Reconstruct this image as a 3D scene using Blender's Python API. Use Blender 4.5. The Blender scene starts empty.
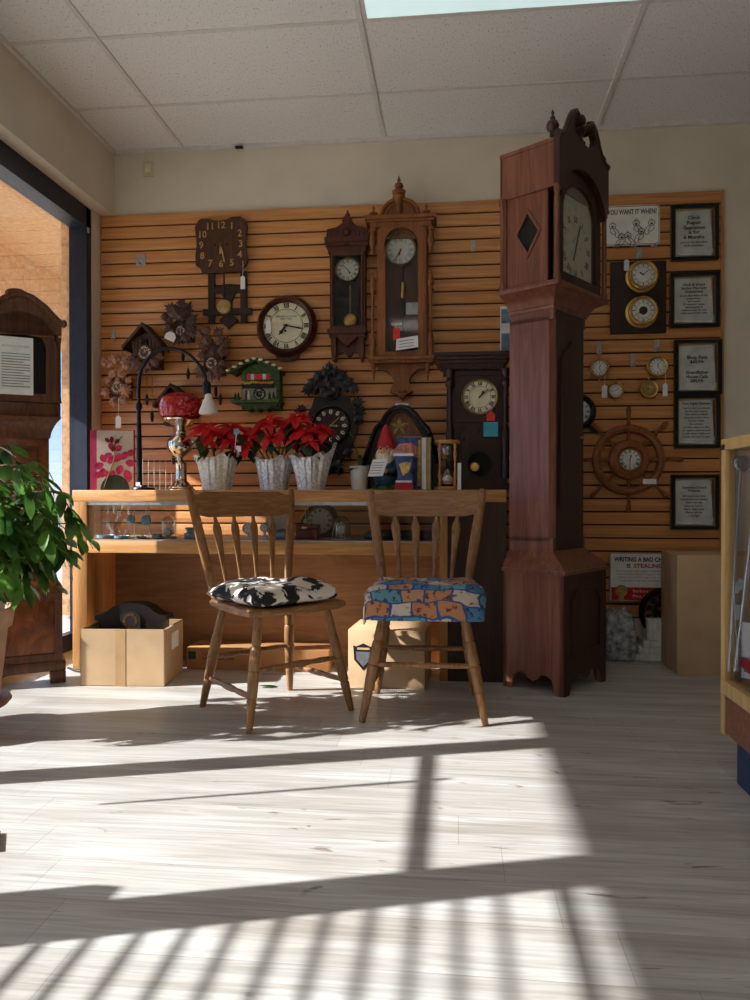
import bpy, bmesh, math, random
from math import sin, cos, pi, radians, atan2, sqrt
from mathutils import Vector, Matrix, Euler
random.seed(7)
SC = bpy.context.scene
COL = SC.collection
# ------------------------------------------------------------------ camera geometry
PHI = radians(6.09); CAMZ = 0.92; F = 750.0; HOR = 495.0
def ray(px):
    u = (px-375)/F
    return (-sin(PHI)+cos(PHI)*u, cos(PHI)+sin(PHI)*u)
def at(px, py, Y):
    rx, ry = ray(px); t = Y/ry
    return Vector((t*rx, Y, CAMZ+(HOR-py)/F*t)), t/F
WALL = 4.45
# ------------------------------------------------------------------ materials
def lin(c):
    o = []
    for v in c:
        v = v/255.0
        o.append(v/12.92 if v <= .04045 else ((v+.055)/1.055)**2.4)
    return o
def base_mat(name):
    m = bpy.data.materials.new(name); m.use_nodes = True
    nt = m.node_tree; b = nt.nodes['Principled BSDF']
    return m, nt, b
def N(nt, typ, **k):
    n = nt.nodes.new(typ)
    for a, v in k.items():
        if a.startswith('i_'): n.inputs[a[2:].replace('_', ' ')].default_value = v
        else: setattr(n, a, v)
    return n
def coords(nt, scale=(1, 1, 1)):
    tc = N(nt, 'ShaderNodeTexCoord'); mp = N(nt, 'ShaderNodeMapping')
    mp.inputs['Scale'].default_value = scale
    nt.links.new(tc.outputs['Object'], mp.inputs['Vector'])
    return mp.outputs['Vector']
def ramp(nt, stops):
    r = N(nt, 'ShaderNodeValToRGB'); e = r.color_ramp.elements
    while len(e) < len(stops): e.new(.5)
    for x, (p, c) in zip(e, stops):
        x.position = p; x.color = (*lin(c), 1)
    return r
def plain(name, rgb, rough=.6, metal=0, var=.12, scale=25, bump=0, spec=.35):
    m, nt, b = base_mat(name)
    n = N(nt, 'ShaderNodeTexNoise'); n.inputs['Scale'].default_value = scale; n.inputs['Detail'].default_value = 4
    nt.links.new(coords(nt), n.inputs['Vector'])
    lo = [max(0, v*(1-var)) for v in rgb]; hi = [min(255, v*(1+var)) for v in rgb]
    r = ramp(nt, [(.3, lo), (.7, hi)])
    nt.links.new(n.outputs['Fac'], r.inputs['Fac']); nt.links.new(r.outputs['Color'], b.inputs['Base Color'])
    b.inputs['Roughness'].default_value = rough; b.inputs['Metallic'].default_value = metal
    b.inputs['Specular IOR Level'].default_value = spec
    if bump:
        bp = N(nt, 'ShaderNodeBump'); bp.inputs['Strength'].default_value = bump; bp.inputs['Distance'].default_value = .01
        nt.links.new(n.outputs['Fac'], bp.inputs['Height']); nt.links.new(bp.outputs['Normal'], b.inputs['Normal'])
    return m
def wood(name, dark, mid, light, scale=(40, 40, 3), rough=.45, dist=1.5, spec=.35):
    m, nt, b = base_mat(name)
    n = N(nt, 'ShaderNodeTexNoise'); n.inputs['Scale'].default_value = 1; n.inputs['Detail'].default_value = 6
    n.inputs['Distortion'].default_value = dist; n.inputs['Roughness'].default_value = .62
    nt.links.new(coords(nt, scale), n.inputs['Vector'])
    r = ramp(nt, [(.28, dark), (.5, mid), (.72, light)])
    nt.links.new(n.outputs['Fac'], r.inputs['Fac']); nt.links.new(r.outputs['Color'], b.inputs['Base Color'])
    b.inputs['Roughness'].default_value = rough; b.inputs['Specular IOR Level'].default_value = spec
    return m
def glass(name, tint=(1, 1, 1), refl=.08, rough=.02, k=.5):
    m = bpy.data.materials.new(name); m.use_nodes = True; nt = m.node_tree; nt.nodes.clear()
    o = N(nt, 'ShaderNodeOutputMaterial'); mx = N(nt, 'ShaderNodeMixShader')
    tr = N(nt, 'ShaderNodeBsdfTransparent'); tr.inputs['Color'].default_value = (*tint, 1)
    gl = N(nt, 'ShaderNodeBsdfGlossy'); gl.inputs['Roughness'].default_value = rough
    lw = N(nt, 'ShaderNodeLayerWeight'); lw.inputs['Blend'].default_value = .25
    mul = N(nt, 'ShaderNodeMath', operation='MULTIPLY_ADD'); mul.inputs[1].default_value = k; mul.inputs[2].default_value = refl*.4
    nt.links.new(lw.outputs['Fresnel'], mul.inputs[0]); nt.links.new(mul.outputs[0], mx.inputs['Fac'])
    nt.links.new(tr.outputs[0], mx.inputs[1]); nt.links.new(gl.outputs[0], mx.inputs[2]); nt.links.new(mx.outputs[0], o.inputs['Surface'])
    return m
def leafy(name, c1, c2, trans=.45, rough=.4, scale=9):
    m, nt, b = base_mat(name)
    n = N(nt, 'ShaderNodeTexNoise'); n.inputs['Scale'].default_value = scale
    nt.links.new(coords(nt), n.inputs['Vector'])
    r = ramp(nt, [(.35, c1), (.65, c2)])
    nt.links.new(n.outputs['Fac'], r.inputs['Fac']); nt.links.new(r.outputs['Color'], b.inputs['Base Color'])
    b.inputs['Roughness'].default_value = rough
    t = N(nt, 'ShaderNodeBsdfTranslucent'); mx = N(nt, 'ShaderNodeMixShader'); mx.inputs['Fac'].default_value = trans
    nt.links.new(r.outputs['Color'], t.inputs['Color'])
    o = nt.nodes['Material Output']
    nt.links.new(b.outputs[0], mx.inputs[1]); nt.links.new(t.outputs[0], mx.inputs[2]); nt.links.new(mx.outputs[0], o.inputs['Surface'])
    return m
M = {}
M['wall'] = plain('wall_paint', (218, 207, 188), .85, var=.03, scale=3)
M['stucco'] = plain('stucco', (214, 172, 130), .95, var=.12, scale=30, bump=.6)
M['oak'] = wood('honey_oak', (156, 104, 54), (186, 134, 78), (204, 156, 100), (2.5, 40, 40), .45)
M['oakv'] = wood('honey_oak_upright', (156, 104, 54), (186, 134, 78), (204, 156, 100), (40, 40, 2.5), .45)
M['oakpanel'] = wood('oak_panel', (132, 92, 55), (152, 108, 67), (168, 124, 82), (2.5, 20, 20), .5)
M['shadepanel'] = wood('shaded_panel', (44, 28, 18), (58, 38, 24), (74, 48, 30), (40, 40, 3), .55)  # end cabinet wood, coloured dark to carry its shadow
M['chair'] = wood('chair_maple', (106, 70, 40), (142, 100, 61), (166, 124, 80), (60, 60, 6), .38)
M['chairx'] = wood('chair_maple_rail', (106, 70, 40), (142, 100, 61), (166, 124, 80), (6, 60, 60), .38)
M['mahog'] = wood('mahogany', (96, 54, 36), (124, 74, 54), (144, 92, 72), (22, 22, 1.6), .36)
M['mahogshade'] = wood('mahogany_shaded', (44, 24, 16), (58, 32, 21), (74, 43, 28), (22, 22, 1.6), .4)  # darker copy for the tall clock's front, shade put into the colour
M['leftclock'] = wood('burl_walnut', (70, 34, 14), (120, 64, 26), (158, 92, 42), (9, 9, 5), .3, 2.5)
M['leftdark'] = wood('walnut_dark', (66, 38, 22), (92, 54, 30), (116, 72, 42), (30, 30, 3), .35)
M['walnut'] = wood('vienna_walnut', (98, 54, 24), (136, 80, 38), (166, 104, 54), (50, 50, 4), .4)
M['walnutred'] = wood('vienna_red', (56, 26, 16), (80, 40, 24), (104, 56, 34), (50, 50, 4), .4)
M['mission'] = wood('mission_oak', (58, 34, 20), (80, 48, 28), (100, 64, 38), (90, 90, 8), .5)
M['missiondark'] = wood('mission_dark', (36, 24, 16), (52, 34, 23), (68, 46, 31), (60, 60, 5), .5)
M['schoolcase'] = wood('school_case', (50, 22, 14), (72, 34, 22), (92, 46, 30), (30, 30, 30), .3)
M['cuckoo'] = plain('carved_brown', (92, 62, 46), .6, var=.3, scale=60)
M['cuckoolight'] = plain('carved_light_brown', (160, 112, 86), .6, var=.25, scale=60)
M['cuckoodark'] = plain('carved_dark_brown', (70, 47, 40), .6, var=.3, scale=60)
M['rafter'] = wood('roof_brown', (44, 28, 18), (62, 40, 26), (84, 56, 36), (90, 90, 90), .6)
M['black'] = plain('black_carving', (30, 26, 24), .34, var=.3, scale=40)
M['ebony'] = plain('ebony_gloss', (20, 16, 14), .2, var=.2, scale=20)
M['rosewood'] = wood('rosewood', (34, 16, 12), (50, 24, 18), (66, 34, 24), (50, 50, 5), .35)
M['green'] = plain('painted_green', (70, 92, 50), .7, var=.25, scale=50)
M['greendark'] = plain('roof_moss', (52, 66, 36), .8, var=.3, scale=60)
M['cream'] = plain('cream_dial', (222, 212, 178), .55, var=.05, scale=20)
M['white'] = plain('white_enamel', (232, 230, 220), .4, var=.03, scale=20)
M['paper'] = plain('white_paper', (236, 236, 232), .8, var=.03, scale=20)
M['parch'] = plain('parchment', (214, 212, 206), .8, var=.08, scale=14)
M['ink'] = plain('black_ink', (14, 13, 12), .6, var=.1)
M['inkred'] = plain('red_ink', (190, 30, 34), .6, var=.1)
M['brass'] = plain('brass', (196, 156, 92), .28, 1, var=.1, scale=30)
M['brassdull'] = plain('aged_brass', (176, 150, 92), .45, .7, var=.15, scale=30)
M['brassnum'] = plain('brass_numeral', (196, 158, 104), .45, .3, var=.1)
M['steel'] = plain('steel', (190, 190, 190), .3, 1, var=.08)
M['chrome'] = plain('chrome', (206, 200, 192), .12, 1, var=.05)
M['alu'] = plain('brushed_aluminium', (168, 172, 176), .4, .9, var=.08)
M['zinc'] = plain('zinc_hook', (170, 168, 160), .45, .5, var=.1)
M['blackmetal'] = plain('black_metal', (20, 20, 22), .35, .3, var=.1)
M['winframe'] = plain('dark_bronze_frame', (38, 44, 58), .4, .2, var=.08)
M['red'] = plain('red_tag', (222, 58, 50), .6, var=.06)
M['teal'] = plain('teal_note', (66, 166, 178), .6, var=.06)
M['tagwhite'] = plain('tag_white', (232, 230, 226), .7, var=.03)
M['redglass'] = None
M['wrap'] = plain('foil_wrap', (244, 234, 220), .45, .0, var=.12, scale=70, bump=.5)
M['wrapblue'] = plain('foil_wrap_cool', (222, 222, 226), .32, .25, var=.16, scale=70, bump=.5)
M['potwhite'] = plain('white_ceramic', (222, 220, 214), .3, var=.03)
M['bract'] = leafy('red_bract', (196, 14, 20), (232, 34, 40), .25, .5, 14)
M['pgreen'] = leafy('dark_leaf', (24, 44, 20), (46, 74, 34), .2, .45)
M['foliage'] = leafy('glossy_leaf', (30, 64, 26), (110, 160, 66), .48, .32, 7)
M['stem'] = plain('stem_brown', (92, 70, 44), .8, var=.2)
M['stemgreen'] = plain('stem_green', (84, 96, 50), .7, var=.2)
M['terracotta'] = plain('terracotta_pale', (190, 150, 118), .8, var=.1, scale=12)
M['saucer'] = plain('terracotta_pink', (164, 112, 96), .6, var=.12, scale=12)
M['card'] = plain('cardboard', (196, 164, 126), .85, var=.05, scale=6)
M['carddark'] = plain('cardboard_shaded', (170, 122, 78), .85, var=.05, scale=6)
M['tape'] = plain('packing_tape', (184, 148, 108), .3, var=.05, scale=8)
M['pink'] = plain('pink_edge', (176, 54, 98), .6, var=.06)
M['canvas'] = plain('canvas_pale', (196, 190, 180), .7, var=.1, scale=8)
M['orchid'] = plain('magenta_petal', (172, 36, 84), .6, var=.25, scale=40)
M['darkleaf'] = plain('dark_green_print', (36, 50, 38), .6, var=.2)
M['frameblk'] = plain('black_frame', (18, 17, 17), .28, var=.15)
M['clear'] = glass('thin_glass', (.97, .98, .98), .04, .03, .3)
M['windowglass'] = glass('window_glass', (.97, .98, .99), .04)
M['caseglass'] = glass('case_glass', (.97, .985, .985), .05)
M['domeglass'] = glass('dome_glass', (.97, .98, .98), .35)
M['dimglass'] = glass('clock_glass', (.95, .95, .94), .03, .05, .16)
M['groove'] = plain('groove_brown', (58, 34, 16), .8, var=.1)
M['darkvoid'] = plain('dark_interior', (24, 20, 17), .8, var=.2)
M['slateblue'] = plain('blue_grey', (122, 148, 166), .5, .3, var=.2)
M['burgundy'] = plain('burgundy', (104, 26, 28), .35, var=.12)
M['redcloth'] = plain('red_satin', (204, 20, 48), .35, var=.15, scale=12)
M['foam'] = plain('white_foam', (226, 226, 220), .7, var=.05, bump=.3)
M['plastic'] = plain('bundle_plastic', (150, 156, 160), .25, .1, var=.35, scale=30, bump=1.5)
M['blue'] = plain('blue_plastic', (40, 56, 86), .5, var=.1)
M['caseoak'] = wood('case_oak', (176, 138, 82), (202, 164, 104), (216, 182, 124), (40, 40, 3), .4)
M['casebase'] = wood('case_walnut', (100, 62, 42), (124, 80, 56), (144, 98, 70), (3, 30, 30), .45)
M['outlet'] = plain('ivory_plate', (206, 196, 166), .5, var=.03)
M['bulb'] = plain('frosted_bulb', (228, 222, 216), .3, var=.02)
M['skin'] = plain('ceramic_skin', (206, 152, 124), .5, var=.08)
M['beard'] = plain('ceramic_beard', (214, 204, 184), .7, var=.12, scale=80)
M['gnomeblue'] = plain('gnome_coat', (34, 66, 78), .5, var=.15)
M['gnomegreen'] = plain('gnome_grass', (52, 84, 40), .7, var=.2)
M['gnomered'] = plain('gnome_hat', (178, 40, 48), .5, var=.08)
M['bookblue'] = plain('book_cover_blue', (66, 80, 128), .5, var=.3, scale=45)
M['bookpink'] = plain('book_cover_pink', (188, 120, 106), .5, var=.25, scale=50)
M['bookyellow'] = plain('book_cover_yellow', (206, 176, 96), .5, var=.2, scale=50)
M['booktan'] = plain('book_tan', (178, 150, 98), .7, var=.08)
M['bookgrey'] = plain('book_grey', (128, 124, 112), .7, var=.08)
M['sand'] = plain('pale_sand', (222, 204, 180), .9, var=.1, scale=80)
M['concrete'] = plain('concrete', (208, 202, 192), .95, var=.06, scale=2)
M['asphalt'] = plain('asphalt', (122, 120, 118), .95, var=.08, scale=5)
M['shrubout'] = leafy('far_shrub', (66, 88, 50), (112, 128, 76), .3, .7, 3)
M['mat'] = plain('mat_brown', (92, 74, 64), .9, var=.2, scale=60)

def special():
    # red cracked glass globe
    m, nt, b = base_mat('red_glass'); b.inputs['Roughness'].default_value = .12
    v = N(nt, 'ShaderNodeTexNoise'); v.inputs['Scale'].default_value = 80; v.inputs['Detail'].default_value = 5; v.inputs['Distortion'].default_value = 1.5
    nt.links.new(coords(nt), v.inputs['Vector'])
    r = ramp(nt, [(.38, (150, 10, 18)), (.55, (216, 30, 40)), (.68, (240, 130, 120))])
    nt.links.new(v.outputs['Fac'], r.inputs['Fac']); nt.links.new(r.outputs['Color'], b.inputs['Base Color'])
    b.inputs['Transmission Weight'].default_value = .25; M['redglass'] = m
    # slat boards
    m, nt, b = base_mat('slat_oak'); b.inputs['Roughness'].default_value = .42
    tc = N(nt, 'ShaderNodeTexCoord'); sep = N(nt, 'ShaderNodeSeparateXYZ'); nt.links.new(tc.outputs['Object'], sep.inputs[0])
    dv = N(nt, 'ShaderNodeMath', operation='DIVIDE'); dv.inputs[1].default_value = .0762; nt.links.new(sep.outputs['Z'], dv.inputs[0])
    fl = N(nt, 'ShaderNodeMath', operation='FLOOR'); nt.links.new(dv.outputs[0], fl.inputs[0])
    ad = N(nt, 'ShaderNodeMath', operation='MULTIPLY_ADD'); ad.inputs[1].default_value = 7.31; nt.links.new(fl.outputs[0], ad.inputs[0]); nt.links.new(sep.outputs['X'], ad.inputs[2])
    cb = N(nt, 'ShaderNodeCombineXYZ'); nt.links.new(ad.outputs[0], cb.inputs['X']); nt.links.new(sep.outputs['Y'], cb.inputs['Y']); nt.links.new(sep.outputs['Z'], cb.inputs['Z'])
    mp = N(nt, 'ShaderNodeMapping'); mp.inputs['Scale'].default_value = (2.2, 20, 55); nt.links.new(cb.outputs[0], mp.inputs['Vector'])
    n = N(nt, 'ShaderNodeTexNoise'); n.inputs['Scale'].default_value = 1; n.inputs['Detail'].default_value = 5; n.inputs['Distortion'].default_value = .8
    nt.links.new(mp.outputs[0], n.inputs['Vector'])
    r = ramp(nt, [(.25, SLAT[0]), (.5, SLAT[1]), (.75, SLAT[2])])
    nt.links.new(n.outputs['Fac'], r.inputs['Fac']); nt.links.new(r.outputs['Color'], b.inputs['Base Color']); M['slat'] = m
    # floor planks
    m, nt, b = base_mat('floor_planks')
    vec = coords(nt)
    br = N(nt, 'ShaderNodeTexBrick'); br.offset = .0; br.inputs['Scale'].default_value = 1
    br.inputs['Brick Width'].default_value = 1.22; br.inputs['Row Height'].default_value = .18; br.inputs['Mortar Size'].default_value = .0011
    br.inputs['Color1'].default_value = (*lin((210, 210, 207)), 1); br.inputs['Color2'].default_value = (*lin((197, 196, 192)), 1); br.inputs['Mortar'].default_value = (*lin((176, 173, 168)), 1)
    br.inputs['Bias'].default_value = 0
    sx = N(nt, 'ShaderNodeSeparateXYZ'); nt.links.new(vec, sx.inputs[0])
    dv = N(nt, 'ShaderNodeMath', operation='DIVIDE'); dv.inputs[1].default_value = .18; nt.links.new(sx.outputs['Y'], dv.inputs[0])
    fl = N(nt, 'ShaderNodeMath', operation='FLOOR'); nt.links.new(dv.outputs[0], fl.inputs[0])
    ma = N(nt, 'ShaderNodeMath', operation='MULTIPLY_ADD'); ma.inputs[1].default_value = 3.77
    nt.links.new(fl.outputs[0], ma.inputs[0]); nt.links.new(sx.outputs['X'], ma.inputs[2])
    cb = N(nt, 'ShaderNodeCombineXYZ'); nt.links.new(ma.outputs[0], cb.inputs['X']); nt.links.new(sx.outputs['Y'], cb.inputs['Y'])
    nt.links.new(cb.outputs[0], br.inputs['Vector'])
    def noise(scale, dist, det, stops):
        mp = N(nt, 'ShaderNodeMapping'); mp.inputs['Scale'].default_value = scale; nt.links.new(cb.outputs[0], mp.inputs['Vector'])
        n = N(nt, 'ShaderNodeTexNoise'); n.inputs['Scale'].default_value = 1; n.inputs['Detail'].default_value = det; n.inputs['Distortion'].default_value = dist
        nt.links.new(mp.outputs[0], n.inputs['Vector']); r = ramp(nt, stops); nt.links.new(n.outputs['Fac'], r.inputs['Fac']); return r.outputs['Color']
    def mult(a, c, fac=1):
        x = N(nt, 'ShaderNodeMix', data_type='RGBA', blend_type='MULTIPLY'); x.inputs[0].default_value = fac
        nt.links.new(a, x.inputs[6]); nt.links.new(c, x.inputs[7]); return x.outputs[2]
    g1 = noise((2.2, 48, 1), 1.6, 6, [(.32, (222, 219, 215)), (.6, (255, 255, 255))])
    g2 = noise((3.4, 15, 1), 2.2, 4, [(.26, (140, 116, 98)), (.33, (255, 255, 255))])
    g3 = noise((1.1, 6, 1), .6, 3, [(.35, (226, 220, 214)), (.65, (255, 255, 255))])
    out = mult(mult(mult(br.outputs['Color'], g1), g2, .75), g3)
    nt.links.new(out, b.inputs['Base Color']); b.inputs['Roughness'].default_value = .38; b.inputs['Specular IOR Level'].default_value = .35
    M['floor'] = m
    # acoustic tiles
    m, nt, b = base_mat('acoustic_tile'); b.inputs['Roughness'].default_value = .95
    n = N(nt, 'ShaderNodeTexNoise'); n.inputs['Scale'].default_value = 1; n.inputs['Detail'].default_value = 2
    nt.links.new(coords(nt, (150, 60, 60)), n.inputs['Vector'])
    r = ramp(nt, [(.29, (168, 162, 156)), (.37, (226, 224, 222)), (.7, (236, 234, 232))])
    nt.links.new(n.outputs['Fac'], r.inputs['Fac']); nt.links.new(r.outputs['Color'], b.inputs['Base Color']); M['tile'] = m
    M['tbar'] = plain('ceiling_grid', (216, 212, 208), .7, var=.03)
    # white fluorescents
    m, nt, b = base_mat('light_diffuser'); n = N(nt, 'ShaderNodeTexNoise'); n.inputs['Scale'].default_value = 3
    r = ramp(nt, [(.3, (196, 220, 220)), (.7, (206, 228, 228))]); nt.links.new(coords(nt), n.inputs['Vector']); nt.links.new(n.outputs['Fac'], r.inputs['Fac'])
    nt.links.new(r.outputs['Color'], b.inputs['Emission Color']); nt.links.new(r.outputs['Color'], b.inputs['Base Color']); b.inputs['Emission Strength'].default_value = .75
    M['diffuser'] = m
    # black and white cushion
    m, nt, b = base_mat('cushion_black_white'); b.inputs['Roughness'].default_value = .85
    n = N(nt, 'ShaderNodeTexNoise'); n.inputs['Scale'].default_value = 13; n.inputs['Detail'].default_value = 3; n.inputs['Distortion'].default_value = .8
    nt.links.new(coords(nt), n.inputs['Vector']); r = ramp(nt, [(.485, (26, 24, 24)), (.51, (222, 212, 200))])
    nt.links.new(n.outputs['Fac'], r.inputs['Fac']); nt.links.new(r.outputs['Color'], b.inputs['Base Color']); M['cushbw'] = m
    # bundle
    # dial floral
    m, nt, b = base_mat('aged_arch_dial'); b.inputs['Roughness'].default_value = .5
    n = N(nt, 'ShaderNodeTexNoise'); n.inputs['Scale'].default_value = 26; n.inputs['Detail'].default_value = 5
    nt.links.new(coords(nt), n.inputs['Vector']); r = ramp(nt, [(.3, (160, 156, 128)), (.45, (208, 204, 180)), (.75, (220, 216, 196))])
    nt.links.new(n.outputs['Fac'], r.inputs['Fac']); nt.links.new(r.outputs['Color'], b.inputs['Base Color']); M['agedial'] = m
    # foil picture of pendulum void done elsewhere
SLAT = ((182, 116, 60), (206, 142, 82), (222, 164, 104))
special()
# ------------------------------------------------------------------ mesh builder
class G:
    def __init__(self, s=1.0, px0=None, py0=None):
        self.bm = bmesh.new(); self.s = s; self.px0 = px0; self.py0 = py0
    def v(self, p): return self.bm.verts.new(p)
    def f(self, vs):
        try: return self.bm.faces.new(vs)
        except ValueError: return None
    def box(self, x0, x1, y0, y1, z0, z1, bev=0, mtx=None):
        r = bmesh.ops.create_cube(self.bm, size=1)
        c = Vector(((x0+x1)/2, (y0+y1)/2, (z0+z1)/2)); d = (abs(x1-x0), abs(y1-y0), abs(z1-z0))
        for q in r['verts']:
            q.co = Vector((q.co.x*d[0], q.co.y*d[1], q.co.z*d[2]))+c
            if mtx is not None: q.co = mtx @ q.co
        if bev:
            es = list({e for q in r['verts'] for e in q.link_edges})
            bmesh.ops.bevel(self.bm, geom=es, offset=bev, segments=2, affect='EDGES', profile=.5)
        return self
    def _prism(self, P, Q):
        a = [self.v(p) for p in P]; b = [self.v(p) for p in Q]; n = len(a)
        self.f(a); self.f(b[::-1])
        for i in range(n): self.f([a[i], b[i], b[(i+1) % n], a[(i+1) % n]])
    def prism(self, pts, y0, y1): self._prism([(x, y0, z) for x, z in pts], [(x, y1, z) for x, z in pts]); return self
    def prismz(self, pts, z0, z1): self._prism([(x, y, z0) for x, y in pts], [(x, y, z1) for x, y in pts]); return self
    def prismx(self, pts, x0, x1): self._prism([(x0, y, z) for y, z in pts], [(x1, y, z) for y, z in pts]); return self
    def frame(self, inner, outer, y0, y1):
        n = len(inner); L = []
        for pts, y in ((outer, y0), (inner, y0), (inner, y1), (outer, y1)): L.append([self.v((x, y, z)) for x, z in pts])
        for k in range(4):
            a, b = L[k], L[(k+1) % 4]
            for i in range(n): self.f([a[i], a[(i+1) % n], b[(i+1) % n], b[i]])
        return self
    def rframe(self, x0, x1, z0, z1, w, y0, y1):
        return self.frame([(x0+w, z0+w), (x1-w, z0+w), (x1-w, z1-w), (x0+w, z1-w)], [(x0, z0), (x1, z0), (x1, z1), (x0, z1)], y0, y1)
    def lathe(self, prof, c=(0, 0, 0), axis='z', n=24, mtx=None, caps=True):
        rings = []
        for r, h in prof:
            ring = []
            for i in range(n):
                a = 2*pi*i/n; u, w = r*cos(a), r*sin(a)
                p = Vector({'z': (u, w, h), 'y': (u, h, w), 'x': (h, u, w)}[axis])
                if mtx is not None: p = mtx @ p
                ring.append(self.v(p+Vector(c)))
            rings.append(ring)
        for a, b in zip(rings, rings[1:]):
            for i in range(n): self.f([a[i], a[(i+1) % n], b[(i+1) % n], b[i]])
        if caps and prof[0][0] > 1e-6: self.f(rings[0][::-1])
        if caps and prof[-1][0] > 1e-6: self.f(rings[-1])
        return self
    def tube(self, pts, r, n=8, flat=None, caps=True):
        pts = [Vector(p) for p in pts]; m = len(pts); rr = r if isinstance(r, (list, tuple)) else [r]*m
        rings = []; ref = None
        for i in range(m):
            t = (pts[min(i+1, m-1)]-pts[max(i-1, 0)]).normalized()
            if ref is None:
                ref = Vector((0, 0, 1)) if abs(t.z) < .9 else Vector((1, 0, 0))
                if flat is not None: ref = Vector(flat)
            a = (ref-t*ref.dot(t)).normalized(); b = t.cross(a); ref = a
            q = rr[i] if isinstance(rr[i], (tuple, list)) else (rr[i], rr[i])
            rings.append([self.v(pts[i]+a*q[0]*cos(2*pi*k/n)+b*q[1]*sin(2*pi*k/n)) for k in range(n)])
        for a, b in zip(rings, rings[1:]):
            for k in range(n): self.f([a[k], a[(k+1) % n], b[(k+1) % n], b[k]])
        if caps: self.f(rings[0][::-1]); self.f(rings[-1])
        return self
    def ell(self, c, rx, ry, rz, nu=16, nv=10, mtx=None):
        r = bmesh.ops.create_uvsphere(self.bm, u_segments=nu, v_segments=nv, radius=1)
        for q in r['verts']:
            p = Vector((q.co.x*rx, q.co.y*ry, q.co.z*rz))
            if mtx is not None: p = mtx @ p
            q.co = p+Vector(c)
        return self
    def torus(self, c, R, r, axis='y', n=32, k=8, ry=None):
        rings = []
        for i in range(n):
            a = 2*pi*i/n; ring = []
            for j in range(k):
                b = 2*pi*j/k; q = R+r*cos(b); h = (ry or r)*sin(b); u, w = q*cos(a), q*sin(a)
                p = {'z': (u, w, h), 'y': (u, h, w), 'x': (h, u, w)}[axis]
                ring.append(self.v(Vector(p)+Vector(c)))
            rings.append(ring)
        for i in range(n):
            a, b = rings[i], rings[(i+1) % n]
            for j in range(k): self.f([a[j], a[(j+1) % k], b[(j+1) % k], b[j]])
        return self
    def quad(self, *ps): self.f([self.v(p) for p in ps]); return self
    keep = None
    def leaf(self, base, d, up, L, W, bend=.2, fold=.15, n=4, shape=None):
        base = Vector(base)
        if self.keep and not self.keep(base+Vector(d).normalized()*L): return self
        d = Vector(d).normalized(); up = Vector(up); up = (up-d*up.dot(d))
        if up.length < 1e-4: up = d.orthogonal()
        up.normalize(); side = d.cross(up); rows = []
        for i in range(n+1):
            t = i/n; w = (shape(t) if shape else sin(pi*min(1, t*.92+.05))**.8)*W/2
            if i == n: w = 0
            c = base+d*L*t-up*bend*L*t*t
            rows.append((c-side*w+up*fold*w, c, c+side*w+up*fold*w))
        vs = [[self.v(p) for p in r] for r in rows]
        for a, b in zip(vs, vs[1:]):
            self.f([a[0], a[1], b[1], b[0]]); self.f([a[1], a[2], b[2], b[1]])
        return self
    MAPLE = [(0, 1.15), (.20, .60), (.46, .80), (.40, .42), (.88, .46), (.58, .14), (.84, -.12), (.42, -.20), (.42, -.50), (.12, -.36), (0, -.62)]
    def maple(self, cx, cy, cz, size, ang, lift=.25, flip=1):
        """carved leaf lying against a wall plane (x, z), its middle raised toward -y"""
        pts = self.MAPLE+[(-x, z) for x, z in self.MAPLE[-2:0:-1]]
        c, s = cos(ang), sin(ang); ring = []; back = []
        for k, (x, z) in enumerate(pts):
            x, z = x*size*.9, z*size*flip; y = -lift*size*(.25 if k % 2 else -.05)
            ring.append(self.v((cx+x*c-z*s, cy+y, cz+x*s+z*c))); back.append((cx+x*c-z*s, cy+.12*size, cz+x*s+z*c))
        m = self.v((cx, cy-lift*size, cz)); b = [self.v(p) for p in back]; n = len(ring)
        for i in range(n):
            self.f([ring[i], ring[(i+1) % n], m]); self.f([ring[i], b[i], b[(i+1) % n], ring[(i+1) % n]])
        self.f(b[::-1]); return self
    def out(self, name, mat, parent=None, label=None, smooth=35, closed=True, loc=None, rot=None):
        if self.px0 is not None:
            for q in self.bm.verts: q.co = Vector(((q.co.x-self.px0)*self.s, q.co.y*self.s, (self.py0-q.co.z)*self.s))
        elif self.s != 1.0:
            for q in self.bm.verts: q.co *= self.s
        if closed: bmesh.ops.recalc_face_normals(self.bm, faces=self.bm.faces)
        me = bpy.data.meshes.new(name); self.bm.to_mesh(me); self.bm.free()
        me.materials.append(M[mat] if isinstance(mat, str) else mat)
        if smooth and len(me.polygons):
            me.shade_smooth(); me.set_sharp_from_angle(angle=radians(smooth))
        o = bpy.data.objects.new(name, me); COL.objects.link(o)
        if parent is not None: o.parent = parent
        if loc is not None: o.location = loc
        if rot is not None: o.rotation_euler = rot
        if label: o['label'] = label
        return o
def tag(o, label, cat, group=None):
    o['label'] = label; o['category'] = cat
    if group: o['group'] = group
    return o
def struct(o, label=None):
    o['kind'] = 'structure'
    if label: o['label'] = label
    return o
def thing(name, label, cat, loc=(0, 0, 0), rz=0, group=None):
    o = bpy.data.objects.new(name, None); o.empty_display_size = .05; COL.objects.link(o)
    o.location = loc; o.rotation_euler = (0, 0, rz); return tag(o, label, cat, group)
def wallthing(name, label, cat, px, py, group=None, Y=WALL, d=.03):
    p, s = at(px, py, Y-d); p.y = Y
    return thing(name, label, cat, p, 0, group), s
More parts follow.
